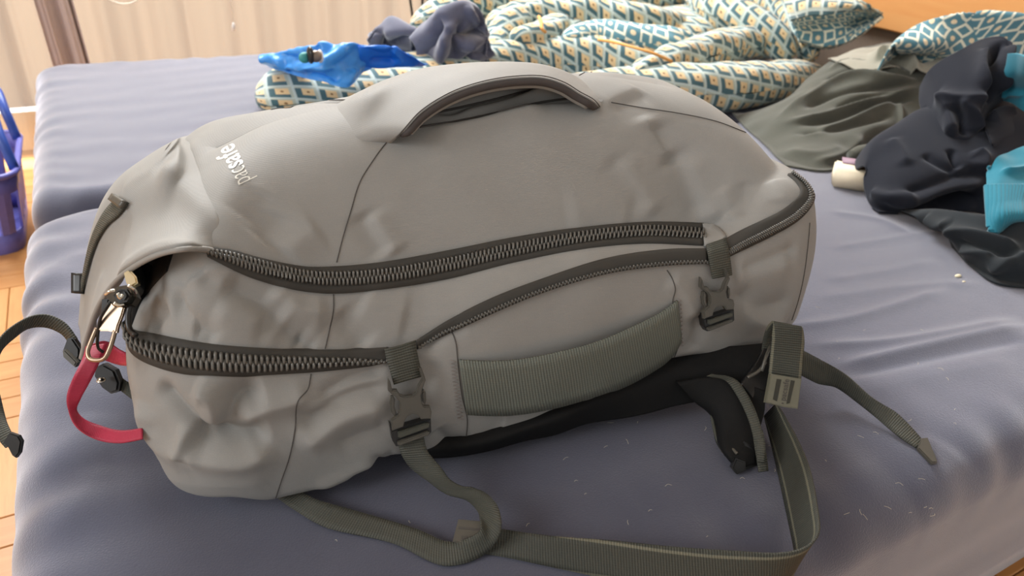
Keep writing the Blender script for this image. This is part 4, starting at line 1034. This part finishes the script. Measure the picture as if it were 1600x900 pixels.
v, fc = join(parts_); make('zip_coil', v, fc, M_TEETH, bag, kind='stuff')
# fabric garage at the end of the front zip
P = on_ribbon([(1096,349),(1112,352),(1126,362),(1134,374)], [(1099,386),(1104,388),(1112,386),(1120,382)], .0036, .003, 20, 5); v, fc, uv = slab(P, .003); make('zip_garage', v, fc, M_BAG, bag, uv=uv)

# ---- side carry handle
P = on_ribbon([(716,561),(760,560),(800,556),(850,546),(920,527),(980,505),(1030,484),(1057,468)], [(727,645),(770,643),(810,638),(880,621),(950,600),(1010,574),(1046,552),(1063,530)], .003, .002, 80, 7, bow=.009)
v, fc, uv = slab(P, .0022); sh = make('side_handle', v, fc, M_WEBF, bag, uv=uv, label='dark olive webbing grab handle')
def zigzag(a, b, c, d, n):
    p = [];
    for i in range(n):
        k = i/(n-1); q = (np.array(a)*(1-k)+np.array(c)*k) if i % 2 == 0 else (np.array(b)*(1-k)+np.array(d)*k)
        p.append(S.cast(*q, .0008)[0])
    v, fc = tube(np.array(p), .00028, k=4); make('stitching', v, fc, M_STITCH, bag, kind='stuff')
zigzag((703,562), (712,562), (715,655), (724,655), 34); zigzag((1059,466), (1064,466), (1062,540), (1067,540), 24)

# ---- top grab handle (padded fabric arch)
hA = [px_v(*q) for q in ((520,172,.135),(575,148,.15),(620,127,.165),(680,108,.17),(740,100,.17),(800,97,.17),(850,101,.17),(890,114,.17),(920,132,.165),(950,153,.155),(975,170,.14))]
hM = [px_v(*q) for q in ((545,215,.115),(595,178,.125),(640,150,.13),(690,126,.135),(745,111,.137),(800,106,.137),(850,110,.137),(885,122,.135),(912,138,.13),(938,156,.125),(955,168,.12))]
hB = [px_v(*q) for q in ((610,222,.085),(632,204,.092),(658,176,.10),(705,147,.107),(755,130,.11),(805,122,.112),(850,122,.112),(882,132,.11),(905,146,.108),(925,157,.105),(940,165,.10))]
for arr in (hA, hM, hB):
    arr[0] = S.cast(*project(arr[0]))[0] - ZZ*.002; arr[-1] = S.cast(*project(arr[-1]))[0] - ZZ*.004
hF = [np.array(q) + BV*.045 - ZZ*.010 for q in hA]
hP = loft([hF, hA, hM, hB], 120, 40).transpose(1, 0, 2)
v, fc, uv = slab(hP, .010); hd = make('grab_handle', v, fc, M_BAG, bag, uv=uv, label='padded grey fabric grab handle')
e = crom(hB, 120)
N_ = face_cam(grid_normals(hP), hP)[:, -1]
v, fc = tube(e[8:-3] - N_[8:-3]*.004, .0035, k=8); make('underside_binding', v, fc, fabric('dark_binding', (.075, .066, .064), .7, nscale=900), bag, hd)
v, fc = tube(e[6:-3] + N_[6:-3]*.0006 + ZZ*.0012, .0005, k=5); make('stitching', v, fc, M_SEAM, bag, hd)

# ---- top flap that wraps over the left end
def first(x, y): return S.cast(x, y, -.003)[0]
def fp(x, y, v):
    p = px_v(x, y, v); q = pdir(x, y); q = q/np.linalg.norm(q)
    h, _, _, t_ = S.bvh.ray_cast(Vector(CC), Vector(q))
    if h is not None and t_ < np.linalg.norm(p-CC)+.004: p = CC + q*(t_-.004)
    return p
fN = [first(352,392)] + [fp(*q) for q in ((325,388,.3),(290,387,.024),(252,394,.034),(215,411,.052),(180,438,.078),(153,477,.100),(136,524,.118),(127,558,.13))]
fM = [first(335,318)] + [fp(*q) for q in ((310,322,.3),(282,326,.09),(248,336,.098),(214,354,.11),(184,382,.124),(160,415,.14),(140,470,.15),(126,535,.158))]
fU = [first(318,238)] + [fp(*q) for q in ((298,246,.3),(272,258,.13),(244,276,.136),(214,296,.143),(184,322,.15),(158,362,.16),(140,420,.168),(124,515,.172))]
fL = [first(306,212)] + [fp(*q) for q in ((288,220,.3),(266,231,.17),(242,245,.172),(215,263,.175),(184,287,.178),(156,326,.182),(137,390,.186),(122,505,.188))]
fF = [q + BV*.07 - ZZ*.02 for q in fL]; fF2 = [q + BV*.12 - ZZ*.06 for q in fL]
fl = Surf(loft([fN, fM, fU, fL, fF, fF2], 130, 90))
for _ in range(10): fl.P[:, 1:-1] = .25*fl.P[:, :-2]+.5*fl.P[:, 1:-1]+.25*fl.P[:, 2:]
fl.refresh()
fl.fold([([(255,255),(280,290),(320,330),(360,385)], .004, .012), ([(190,300),(215,280),(250,262)], .0015, .012), ([(165,420),(152,460),(140,510)], .002, .010), ([(180,432),(215,404),(260,385),(330,384)], .003, .008)])
fl.noise(.0005, 60, 31)
v, fc, uv = slab(fl.P.transpose(1, 0, 2), .005)
flp = make('top_flap', v, fc, M_BAG, bag, uv=uv, label='grey fabric flap wrapping over the pack end')
v, fc = tube([q + np.array([0, 0, -.001]) for q in crom(fN, 60)], .0022, k=8); make('flap_piping', v, fc, M_BAG, bag, flp)
def on_flap(L, off, n):
    q = crom(np.array(L, float), n); return np.array([fl.cast(x, y, off)[0] for x, y in q])
a = on_flap([(190,309),(172,326),(158,348),(147,374),(140,400),(134,430),(129,456)], .003, 40); b = on_flap([(204,318),(188,338),(172,352),(158,372),(148,396),(139,428),(132,458)], .003, 40)
t = np.linspace(0, 1, 5)[None, :, None]; v, fc, uv = slab(a[:, None]*(1-t)+b[:, None]*t, .0018); ft = make('flap_strap', v, fc, M_WEB, bag, flp, uv=uv)
v, fc, uv = ribbon3(on_flap([(186,307),(205,318)], .0065, 2), on_flap([(180,316),(198,328)], .0065, 2), .003, 6, 4); make('strap_end', v, fc, M_BUCK, bag, flp)
kp = on_flap([(131,425),(131,456)], .004, 2)
v, fc, uv = ribbon3([kp[0]-BU*.006, kp[1]-BU*.006], [kp[0]+BU*.004-BV*.004, kp[1]+BU*.003-BV*.004], .006, 8, 4); make('strap_keeper', v, fc, M_BLKP, bag, flp)

# ---- dark recess with sliders, clips and lock below the flap
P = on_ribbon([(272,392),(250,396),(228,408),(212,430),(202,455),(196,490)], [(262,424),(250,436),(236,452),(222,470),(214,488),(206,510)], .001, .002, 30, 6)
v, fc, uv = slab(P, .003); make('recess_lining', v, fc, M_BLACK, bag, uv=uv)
def plate(poly, c, n, thick, mat, name, parent=None, bev=.0007, root=bag):
    """extruded plate: pixel outline dropped on the plane through c with normal n"""
    c = np.array(c); n = np.array(n)/np.linalg.norm(n)
    P = []
    for x, y in poly:
        d = pdir(x, y); P.append(CC + d*(((c-CC)@n)/(d@n)))
    bm = bmesh.new(); vs = [bm.verts.new(p) for p in P]; f_ = bm.faces.new(vs); f_.normal_update()
    if np.array(f_.normal) @ n < 0: f_.normal_flip()
    r = bmesh.ops.extrude_face_region(bm, geom=[f_])
    nv = [g for g in r['geom'] if isinstance(g, bmesh.types.BMVert)]
    bmesh.ops.translate(bm, vec=Vector(-n*thick), verts=nv)
    top = [e_ for e_ in bm.edges if all(q in vs for q in e_.verts)]
    if bev:
        try: bmesh.ops.bevel(bm, geom=top, offset=bev, segments=2, affect='EDGES', clamp_overlap=True)
        except Exception: pass
    bmesh.ops.recalc_face_normals(bm, faces=bm.faces[:])
    bm.verts.index_update()
    o = make(name, [q.co[:] for q in bm.verts], [[q.index for q in g.verts] for g in bm.faces], mat, root, parent, smooth=False); bm.free(); return o
VIEW = -CF
c_, n_ = S.cast(240, 415, .012); plate([(231,398),(250,391),(268,392),(271,405),(266,420),(258,432),(244,430),(236,415),(226,410)], c_, VIEW, .008, M_BLKP, 'clip', bev=.001)
v, fc = tube([S.cast(x, y, .016)[0] for x, y in ((232,402),(243,408),(256,410),(264,402),(266,394))], .0012, n=20, k=8); make('clip_rim', v, fc, M_CHROME, bag)
c_, n_ = S.cast(232, 440, .008); plate([(233,421),(246,428),(254,440),(240,454),(228,460),(232,440)], c_, VIEW, .003, plain('steel_plate', (.12, .12, .115), .45, .5), 'lock_plate')
c_, n_ = S.cast(214, 435, .010); P = np.array([S.cast(x, y, .009)[0] for x, y in ((213,413),(221,430),(228,448),(232,462))]); v, fc = tube(P, .0048, n=24, k=12); make('lock_cable', v, fc, fabric('braid', (.06, .06, .058), .6, nscale=900, bump=.8), bag)
M_GUN = plain('gunmetal', (.10, .095, .085), .22, .9)
sb = plate([(164,462),(172,452),(184,446),(196,444),(208,450),(212,462),(204,474),(190,478),(174,476)], px_v(190,462,.05), VIEW*.8+ZZ*.4, .009, M_GUN, 'zip_slider', bev=.002)
plate([(192,426),(201,420),(212,432),(214,442),(204,448),(196,442)], px_v(203,434,.052), VIEW*.6+ZZ*.5-BU*.3, .004, plain('brass', (.72, .64, .44), .2, 1.0), 'slider_bridge', sb, bev=.001)
plate([(176,462),(184,452),(196,452),(202,462),(196,472),(184,474)], px_v(189,462,.044), VIEW, .004, M_BLKP, 'slider_bridge', sb, bev=.0015)
for L in (((165,460,.046),(172,455,.044),(180,454,.044)), ((200,446,.046),(208,450,.044),(213,458,.046)), ((178,474,.046),(186,477,.044),(194,475,.044)), ((184,458,.040),(188,466,.039),(192,460,.040))):
    v, fc = tube([px_v(*q) for q in L], .0013, n=10, k=8); make('slider_edge', v, fc, M_CHROME, bag, sb)
plate([(158,468),(170,466),(168,494),(157,492)], px_v(163,480,.06), VIEW, .005, M_BLKP, 'lock_block', sb, bev=.001)
v, fc = tube([px_v(*q) for q in ((212,462,.05),(203,480,.048),(200,500,.042),(203,515,.036),(212,524,.028))], .0022, n=24, k=8); make('zip_cord', v, fc, M_BLKP, bag)
# big zip pull with an open ring end
pc = px_v(160, 520, .045); pn = VIEW*.8 - BU*.25 + ZZ*.2
zp = plate([(176,462),(196,470),(190,492),(183,510),(181,520),(168,517),(152,517),(149,514),(155,503),(163,490),(172,476)], pc, pn, .003, M_BRASS, 'zip_pull', bev=.0009)
pnn = pn/np.linalg.norm(pn)
ringp = [CC + pdir(x, y)*(((pc-pnn*.0015-CC)@pnn)/(pdir(x, y)@pnn)) for x, y in ((151,513),(143,532),(137,550),(140,560),(151,563),(163,560),(171,546),(177,528),(180,516))]
v, fc = tube(ringp, .0017, n=50, k=8); make('pull_ring', v, fc, M_BRASS, bag, zp)
v, fc = tube([px_v(*q) for q in ((172,472,.05),(158,495,.05),(153,520,.049),(154,545,.049),(162,550,.049))], .0012, n=20, k=6); make('pull_cord', v, fc, M_BLKP, bag)

# ---- red ribbon loop
v, fc, uv = ribbon3([px_v(*q) for q in ((134,541,.075),(128,562,.06),(112,595,.045),(104,620,.04),(108,645,.04),(122,668,.035),(150,686,.03),(185,692,.02),(222,686,.012))],
    [px_v(*q) for q in ((168,536,.075),(156,566,.06),(140,598,.045),(126,624,.04),(121,642,.045),(133,655,.045),(158,665,.04),(186,672,.03),(222,669,.02))], .0012, 70, 6)
make('ribbon_loop', v, fc, M_PINK, bag, uv=uv, label='red ribbon loop')
v, fc, uv = ribbon3([px_v(*q) for q in ((140,540,.085),(165,534,.09),(186,547,.085),(212,557,.06))], [px_v(*q) for q in ((142,556,.085),(163,563,.09),(184,570,.085),(212,572,.06))], .0012, 40, 5)
make('ribbon_loop', v, fc, M_PINK, bag, uv=uv)

# ---- compression straps with side-release buckles
X_PLATE = [(120,320),(135,345),(150,405),(185,405),(205,440),(235,450),(295,445),(320,425),(335,375),(362,330),(340,252),(356,250),(375,300),(385,335),(360,400),(350,450),(360,500),(375,520),(415,520),(426,560),(420,605),(352,610),(330,580),(290,572),(255,590),(237,620),(227,662),(150,690),(143,620),(195,580),(205,540),(200,490),(180,460),(140,430),(120,410)]
FRAME = [(130,640),(150,690),(225,662),(420,606),(424,700),(405,720),(200,798),(175,800),(150,760)]
BAR1 = [(190,700),(385,640),(410,640),(410,668),(205,742),(190,735)]
BAR2 = [(190,775),(400,700),(412,702),(408,720),(205,796),(188,792)]
ARM_L = [(140,450),(158,445),(170,470),(165,520),(180,570),(165,590),(140,560),(132,500)]
ARM_R = [(352,430),(368,400),(385,420),(388,480),(380,510),(362,490)]
def buckle(m, cpx, d0):
    f_ = lambda L: [(m[0]+m[2]*x+m[3]*y, m[1]+m[4]*x+m[5]*y) for x, y in L]
    c_, n_ = S.cast(*cpx); n_ = n_*.6 + VIEW*.4; n_ /= np.linalg.norm(n_)
    c_ = c_ + n_*d0
    fr_ = plate(f_(FRAME), c_ - n_*.002, n_, .009, M_BLKP, 'buckle_socket', bev=.001)
    plate(f_(X_PLATE), c_ + n_*.0035, n_, .005, M_BUCK, 'buckle_plate', fr_, bev=.0011)
    plate(f_(BAR1), c_ + n_*.001, n_, .003, M_WEB, 'webbing_bar', fr_)
    plate(f_(BAR2), c_ + n_*.0025, n_, .005, M_BUCK, 'socket_bar', fr_, bev=.001)
    plate(f_(ARM_L), c_ + n_*.0005, n_, .004, M_BUCK, 'prong', fr_, bev=.001); plate(f_(ARM_R), c_ + n_*.0005, n_, .004, M_BUCK, 'prong', fr_, bev=.001)
    return c_, n_
k = 1/4.5
c1, n1 = buckle((580, 520, k, 0, 0, k), (640, 635), .010)
def webpiece(A, B, off, name, n=30, th=.0018, mat=None, bow=0):
    P = on_ribbon(A, B, off, th, n, 5, bow); v, fc, uv = slab(P, th); return make(name, v, fc, mat or M_WEB, bag, uv=uv)
webpiece([(599,544),(602,560),(608,580),(613,598)], [(648,531),(650,548),(653,566),(657,584)], .0065, 'compression_strap')
k2x, k2y = .176, .192
c2, n2 = buckle((1075, 377, .172, 0, 0, .176), (1120, 462), .008)
webpiece([(1100,388),(1102,402),(1105,418),(1108,434)], [(1132,378),(1134,394),(1136,410),(1138,428)], .006, 'compression_strap')
# tail of the left strap: hangs, loops on the sheet and runs back under the pack
tl = [c1 + (px(622,699,.05)-px(622,699,.05)), ]
v, fc, uv = ribbon3(hpts([(621,690,.060),(626,708,.05),(641,731,.036),(668,752,.028),(696,772,.022),(730,783,.024),(748,803,.026),(752,828,.028),(735,840,.02),(700,846,.012),(650,826,.010),(550,796,.010),(490,778,.012),(455,755,.010)]),
    hpts([(662,682,.062),(668,705,.052),(690,733,.040),(703,750,.034),(724,761,.032),(752,766,.034),(776,790,.038),(781,828,.030),(758,866,.006),(698,884,.003),(612,848,.003),(507,823,.003),(463,799,.004),(425,772,.005)]), .0016, 140, 5)
make('strap_tail', v, fc, M_WEB, bag, uv=uv)
v, fc, uv = ribbon3(hpts([(1098,520,.072),(1103,540,.058),(1112,556,.045),(1125,562,.04),(1160,560,.04),(1195,548,.045)]), hpts([(1128,512,.075),(1126,535,.062),(1122,548,.052),(1132,556,.048),(1160,554,.048),(1195,543,.05)]), .0016, 60, 4)
make('strap_tail', v, fc, M_WEB, bag, uv=uv)

# ---- black shoulder harness pressed under the pack
def dark(curves, name, mat=None, back=0, th=.012, nz=None):
    s = Surf(px_loft(curves, 90, 30, back))
    if nz: s.noise(*nz)
    v, fc, uv = slab(s.P, th); return make(name, v, fc, mat or M_BLACK, bag, uv=uv)
dark([[(640,690,.035),(760,670,.04),(880,628,.05),(960,590,.06),(1060,548,.07),(1160,540,.075),(1205,535,.075)], [(640,706,.03),(760,690,.035),(880,650,.045),(960,620,.05),(1060,585,.058),(1150,580,.06),(1205,585,.06)], [(640,718,.012),(760,706,.014),(900,667,.02),(1000,648,.024),(1060,634,.028),(1130,622,.032),(1205,622,.035)]], 'shoulder_strap', nz=(.001, 60, 41))
dark([[(1060,600,.055),(1100,590,.06),(1150,595,.06),(1195,610,.055)], [(1085,628,.035),(1110,630,.04),(1150,632,.045),(1195,640,.04)], [(1110,650,.02),(1130,668,.028),(1160,672,.03),(1188,668,.03)], [(1118,690,.010),(1135,708,.018),(1158,712,.018),(1180,706,.018)], [(1132,712,.006),(1146,726,.010),(1162,730,.010),(1178,726,.010)]], 'hip_belt', th=.008)
v, fc = tube(hpts([(1100,634,.030),(1110,640,.026),(1114,660,.02),(1120,685,.014),(1130,706,.010)]), .0018, n=30, k=6); make('belt_piping', v, fc, M_WEB, bag)
v, fc = tube(hpts([(1133,698,.018),(1143,701,.02),(1152,709,.02)]), .0016, n=16, k=8); make('buckle_rim', v, fc, M_BUCK, bag)
plate([(1150,716),(1166,722),(1166,736),(1152,742),(1144,732)], px(1156,730,.012), VIEW, .008, M_BLKP, 'buckle_tip', bev=.0015)
plate([(1163,690),(1180,700),(1184,728),(1166,734),(1156,712)], px(1172,712,.015), VIEW, .007, M_BLKP, 'buckle_body', bev=.0012)
v, fc, uv = ribbon3(hpts([(1105,588,.070),(1135,596,.062),(1150,616,.054),(1165,645,.045),(1175,675,.035),(1180,705,.024),(1186,738,.010)]), hpts([(1112,584,.071),(1150,593,.064),(1168,616,.056),(1182,645,.047),(1191,675,.037),(1197,705,.026),(1201,736,.010)]), .0014, 60, 4)
make('adjuster_strap', v, fc, M_WEB, bag, uv=uv)
v, fc, uv = ribbon3(hpts([(1178,672,.034),(1182,700,.028),(1184,722,.018)]), hpts([(1192,672,.036),(1196,700,.030),(1195,724,.018)]), .0012, 24, 4); make('adjuster_strap', v, fc, M_WEB, bag, uv=uv)
dark([[(1160,600,.062),(1185,560,.075),(1205,512,.10)], [(1175,620,.05),(1192,590,.062),(1212,540,.085)], [(1188,640,.035),(1205,615,.05),(1215,590,.06)]], 'strap_anchor', M_BLKP, th=.006)
for L in (((1190,580,.075),(1196,560,.085),(1204,540,.09)), ((1168,590,.070),(1185,580,.075),(1196,566,.08))):
    v, fc = tube(hpts(L), .0016, n=14, k=8); make('anchor_rim', v, fc, M_BUCK, bag)

# ---- webbing loop with moulded label at the right end
v, fc, uv = ribbon3(hpts([(1188,560,.070),(1192,530,.092),(1200,508,.112),(1208,501,.120),(1207,520,.110),(1204,550,.092),(1201,584,.074)]), hpts([(1200,562,.070),(1225,530,.094),(1245,514,.112),(1253,510,.120),(1257,530,.108),(1255,560,.090),(1252,592,.074)]), .0022, 60, 7)
lp = make('webbing_loop', v, fc, M_WEBE, bag, uv=uv)
lc = px(1226, 612, .068); ln = VIEW*.85 + np.array([0, 0, .25]) - BV*.2
lb = plate([(1205,584),(1253,592),(1247,639),(1225,636),(1197,629)], lc, ln, .006, M_TAG, 'moulded_label', bev=.0008)
lnn = ln/np.linalg.norm(ln)
for L in (((1214,592),(1221,593),(1214,627),(1208,624)), ((1236,594),(1242,595),(1234,630),(1229,631))):
    plate(L, lc + lnn*.0004, ln, .0008, plain('label_groove', (.03, .03, .022), .7), 'label_groove', lb, bev=0)
v, fc = blob(np.array(lc)*0 + (CC + pdir(1222.5, 630)*(((lc-CC)@lnn)/(pdir(1222.5, 630)@lnn))), .0011, (1, 1, .5), 6); make('label_dot', v, fc, M_SEAM, bag, lb)

# ---- trailing tapered strap on the right
v, fc, uv = ribbon3(hpts([(1200,535,.062),(1240,540,.05),(1258,549,.045),(1300,572,.040),(1324,588,.034),(1360,620,.026),(1400,644,.018),(1425,668,.011),(1444,690,.005)]), hpts([(1198,560,.048),(1238,578,.032),(1256,588,.027),(1280,600,.022),(1306,606,.016),(1340,630,.012),(1380,662,.008),(1408,684,.006),(1432,699,.004)]), .0016, 80, 5)
ts_ = make('trailing_strap', v, fc, M_WEB, bag, uv=uv)
plate([(1440,684),(1450,683),(1463,714),(1465,722),(1457,723),(1434,699)], px(1450,704,.005), ZZ*.9+VIEW*.3, .004, M_BUCK, 'strap_tip', ts_, bev=.001)

# ---- wide edged strap looping on the sheet in front
v, fc, uv = ribbon3(hpts([(757,822,.012),(800,829,.016),(860,838,.022),(950,845,.028),(1050,855,.032),(1150,862,.034),(1215,866,.036),(1250,861,.037),(1270,850,.038),(1281,832,.038),(1278,790,.037),(1266,732,.036),(1249,690,.036),(1230,655,.036),(1215,630,.038)]),
    hpts([(752,864,.002),(800,873,.002),(860,886,.002),(950,905,.002),(1050,925,.002),(1140,936,.002),(1200,928,.002),(1236,905,.002),(1246,880,.002),(1243,858,.002),(1235,820,.002),(1224,770,.002),(1213,720,.002),(1204,682,.004),(1196,650,.012)]), .0020, 200, 7)
ws = make('waist_strap', v, fc, M_WEBE, bag, uv=uv, label='wide dark webbing with pale edge lines')
tc_ = px(734, 832, .019)
tb = plate([(716,811),(753,814),(760,850),(720,849),(707,846)], tc_, ZZ*.6+VIEW*.6, .005, M_BUCK, 'moulded_label', ws, bev=.001)
plate([(716,822),(752,826),(752,829),(716,826)], tc_ + ZZ*.0006, ZZ*.6+VIEW*.6, .0008, M_SEAM, 'label_groove', ws, bev=0)

# ---- left: ladder-lock strap that arches over the bed edge and its tip
v, fc, uv = ribbon3(hpts([(119,530,.085),(100,505,.098),(75,493,.105),(50,495,.108),(22,509,.105),(0,530,.10),(-22,575,.085),(-20,640,.06),(-3,686,.045),(8,700,.04)]), hpts([(108,537,.075),(95,522,.085),(70,512,.092),(45,514,.094),(24,528,.092),(3,549,.088),(-6,590,.075),(0,615,.06),(14,668,.05),(24,688,.045)]), .0016, 110, 5)
ls = make('shoulder_adjuster', v, fc, M_WEB, bag, uv=uv)
plate([(4,692),(14,676),(28,681),(33,690),(30,708),(24,716),(18,712),(12,700)], px(20,697,.046), VIEW, .004, M_BLKP, 'strap_tip', ls, bev=.001)
plate([(104,529),(112,527),(124,545),(124,556),(116,573),(98,556),(97,548)], px(112,550,.075), VIEW, .007, M_BLKP, 'ladder_lock', ls, bev=.0015)
plate([(97,548),(100,546),(120,566),(116,574),(98,558)], px(110,560,.081), VIEW, .005, M_BUCK, 'lock_edge', ls, bev=.001)
bL = plate([(148,574),(160,568),(178,578),(186,598),(184,612),(172,616),(158,606),(146,588)], px(166,592,.055), VIEW, .009, M_BLKP, 'side_buckle', bev=.002)
v, fc = blob(px(158, 594, .060), .004, (1, 1, .4), 10); make('buckle_hole', v, fc, M_CHROME, bag, bL)
v, fc, uv = ribbon3(hpts([(176,578,.055),(195,594,.05),(215,605,.045),(230,612,.04)]), hpts([(180,604,.045),(198,618,.04),(214,630,.035),(230,640,.03)]), .0018, 30, 4); make('buckle_strap', v, fc, M_WEB, bag, uv=uv)

# ---- printed and moulded lettering
def text_mesh(body, offset=0.0, size=1.0):
    cu_ = bpy.data.curves.new('lettering', 'FONT'); cu_.body = body; cu_.size = size; cu_.offset = offset; cu_.resolution_u = 4
    o = bpy.data.objects.new('lettering', cu_); COL.objects.link(o)
    dg = bpy.context.evaluated_depsgraph_get(); me = o.evaluated_get(dg).to_mesh()
    V = np.array([q.co[:2] for q in me.vertices]); Fc = [list(p.vertices) for p in me.polygons]
    o.evaluated_get(dg).to_mesh_clear(); bpy.data.objects.remove(o); bpy.data.curves.remove(cu_)
    return V, Fc
def refine(V, Fc, it=2):
    bm = bmesh.new(); vs = [bm.verts.new((x, y, 0)) for x, y in V]
    for q in Fc:
        try: bm.faces.new([vs[i] for i in q])
        except ValueError: pass
    bmesh.ops.triangulate(bm, faces=bm.faces[:])
    for _ in range(it):
        E_ = [e_ for e_ in bm.edges if e_.calc_length() > .12]
        if not E_: break
        bmesh.ops.subdivide_edges(bm, edges=E_, cuts=1)
        bmesh.ops.triangulate(bm, faces=bm.faces[:])
    bm.verts.index_update()
    V2 = np.array([q.co[:2] for q in bm.verts]); F2 = [[q.index for q in g.verts] for g in bm.faces]; bm.free(); return V2, F2
def logo(body, o, r, u, off, mat, name, x0, x1, dz=.0009):
    V2, F2 = text_mesh(body, off); V2, F2 = refine(V2, F2)
    w = V2[:, 0].max(); xh = .52
    P = []
    for x, y in V2:
        k_ = x0 + (x1-x0)*x/w
        q = np.array(o) + np.array(r)*k_ + np.array(u)*(y/xh)
        h_, _, _, _ = S.bvh.ray_cast(Vector(CC), Vector(pdir(*q)).normalized()); g_, _, _, _ = fl.bvh.ray_cast(Vector(CC), Vector(pdir(*q)).normalized())
        c = [np.array(z) for z in (h_, g_) if z is not None]; c = min(c, key=lambda z: np.linalg.norm(z-CC))
        P.append(c + (CC-c)/np.linalg.norm(CC-c)*dz)
    return make(name, P, F2, mat, bag, front, smooth=False)
logo('pac', (393, 281), (-29, -58), (-23, 11), -.012, M_LOGO2, 'brand_lettering', 0, .42)
logo('safe', (393, 281), (-29, -58), (-23, 11), .014, M_LOGO, 'brand_lettering', .44, 1.0)
def plate_text(body, o, r, u, c, n, mat, parent):
    V2, F2 = text_mesh(body, .01); w = V2[:, 0].max(); P = []
    n = np.array(n)/np.linalg.norm(n); c = np.array(c) + n*.0007
    for x, y in V2:
        q = np.array(o) + np.array(r)*x/w + np.array(u)*(y/.52)
        d = pdir(*q); P.append(CC + d*(((c-CC)@n)/(d@n)))
    make('moulded_lettering', P, F2, mat, bag, parent, smooth=False)
plate_text('pacsafe', (1227, 627), (6.5, -34), (-6.5, -1), lc, ln, M_SEAM, lb)
plate_text('pacsafe', (721, 842), (36, 3), (-.5, -6), tc_, ZZ*.6+VIEW*.6, M_SEAM, tb)
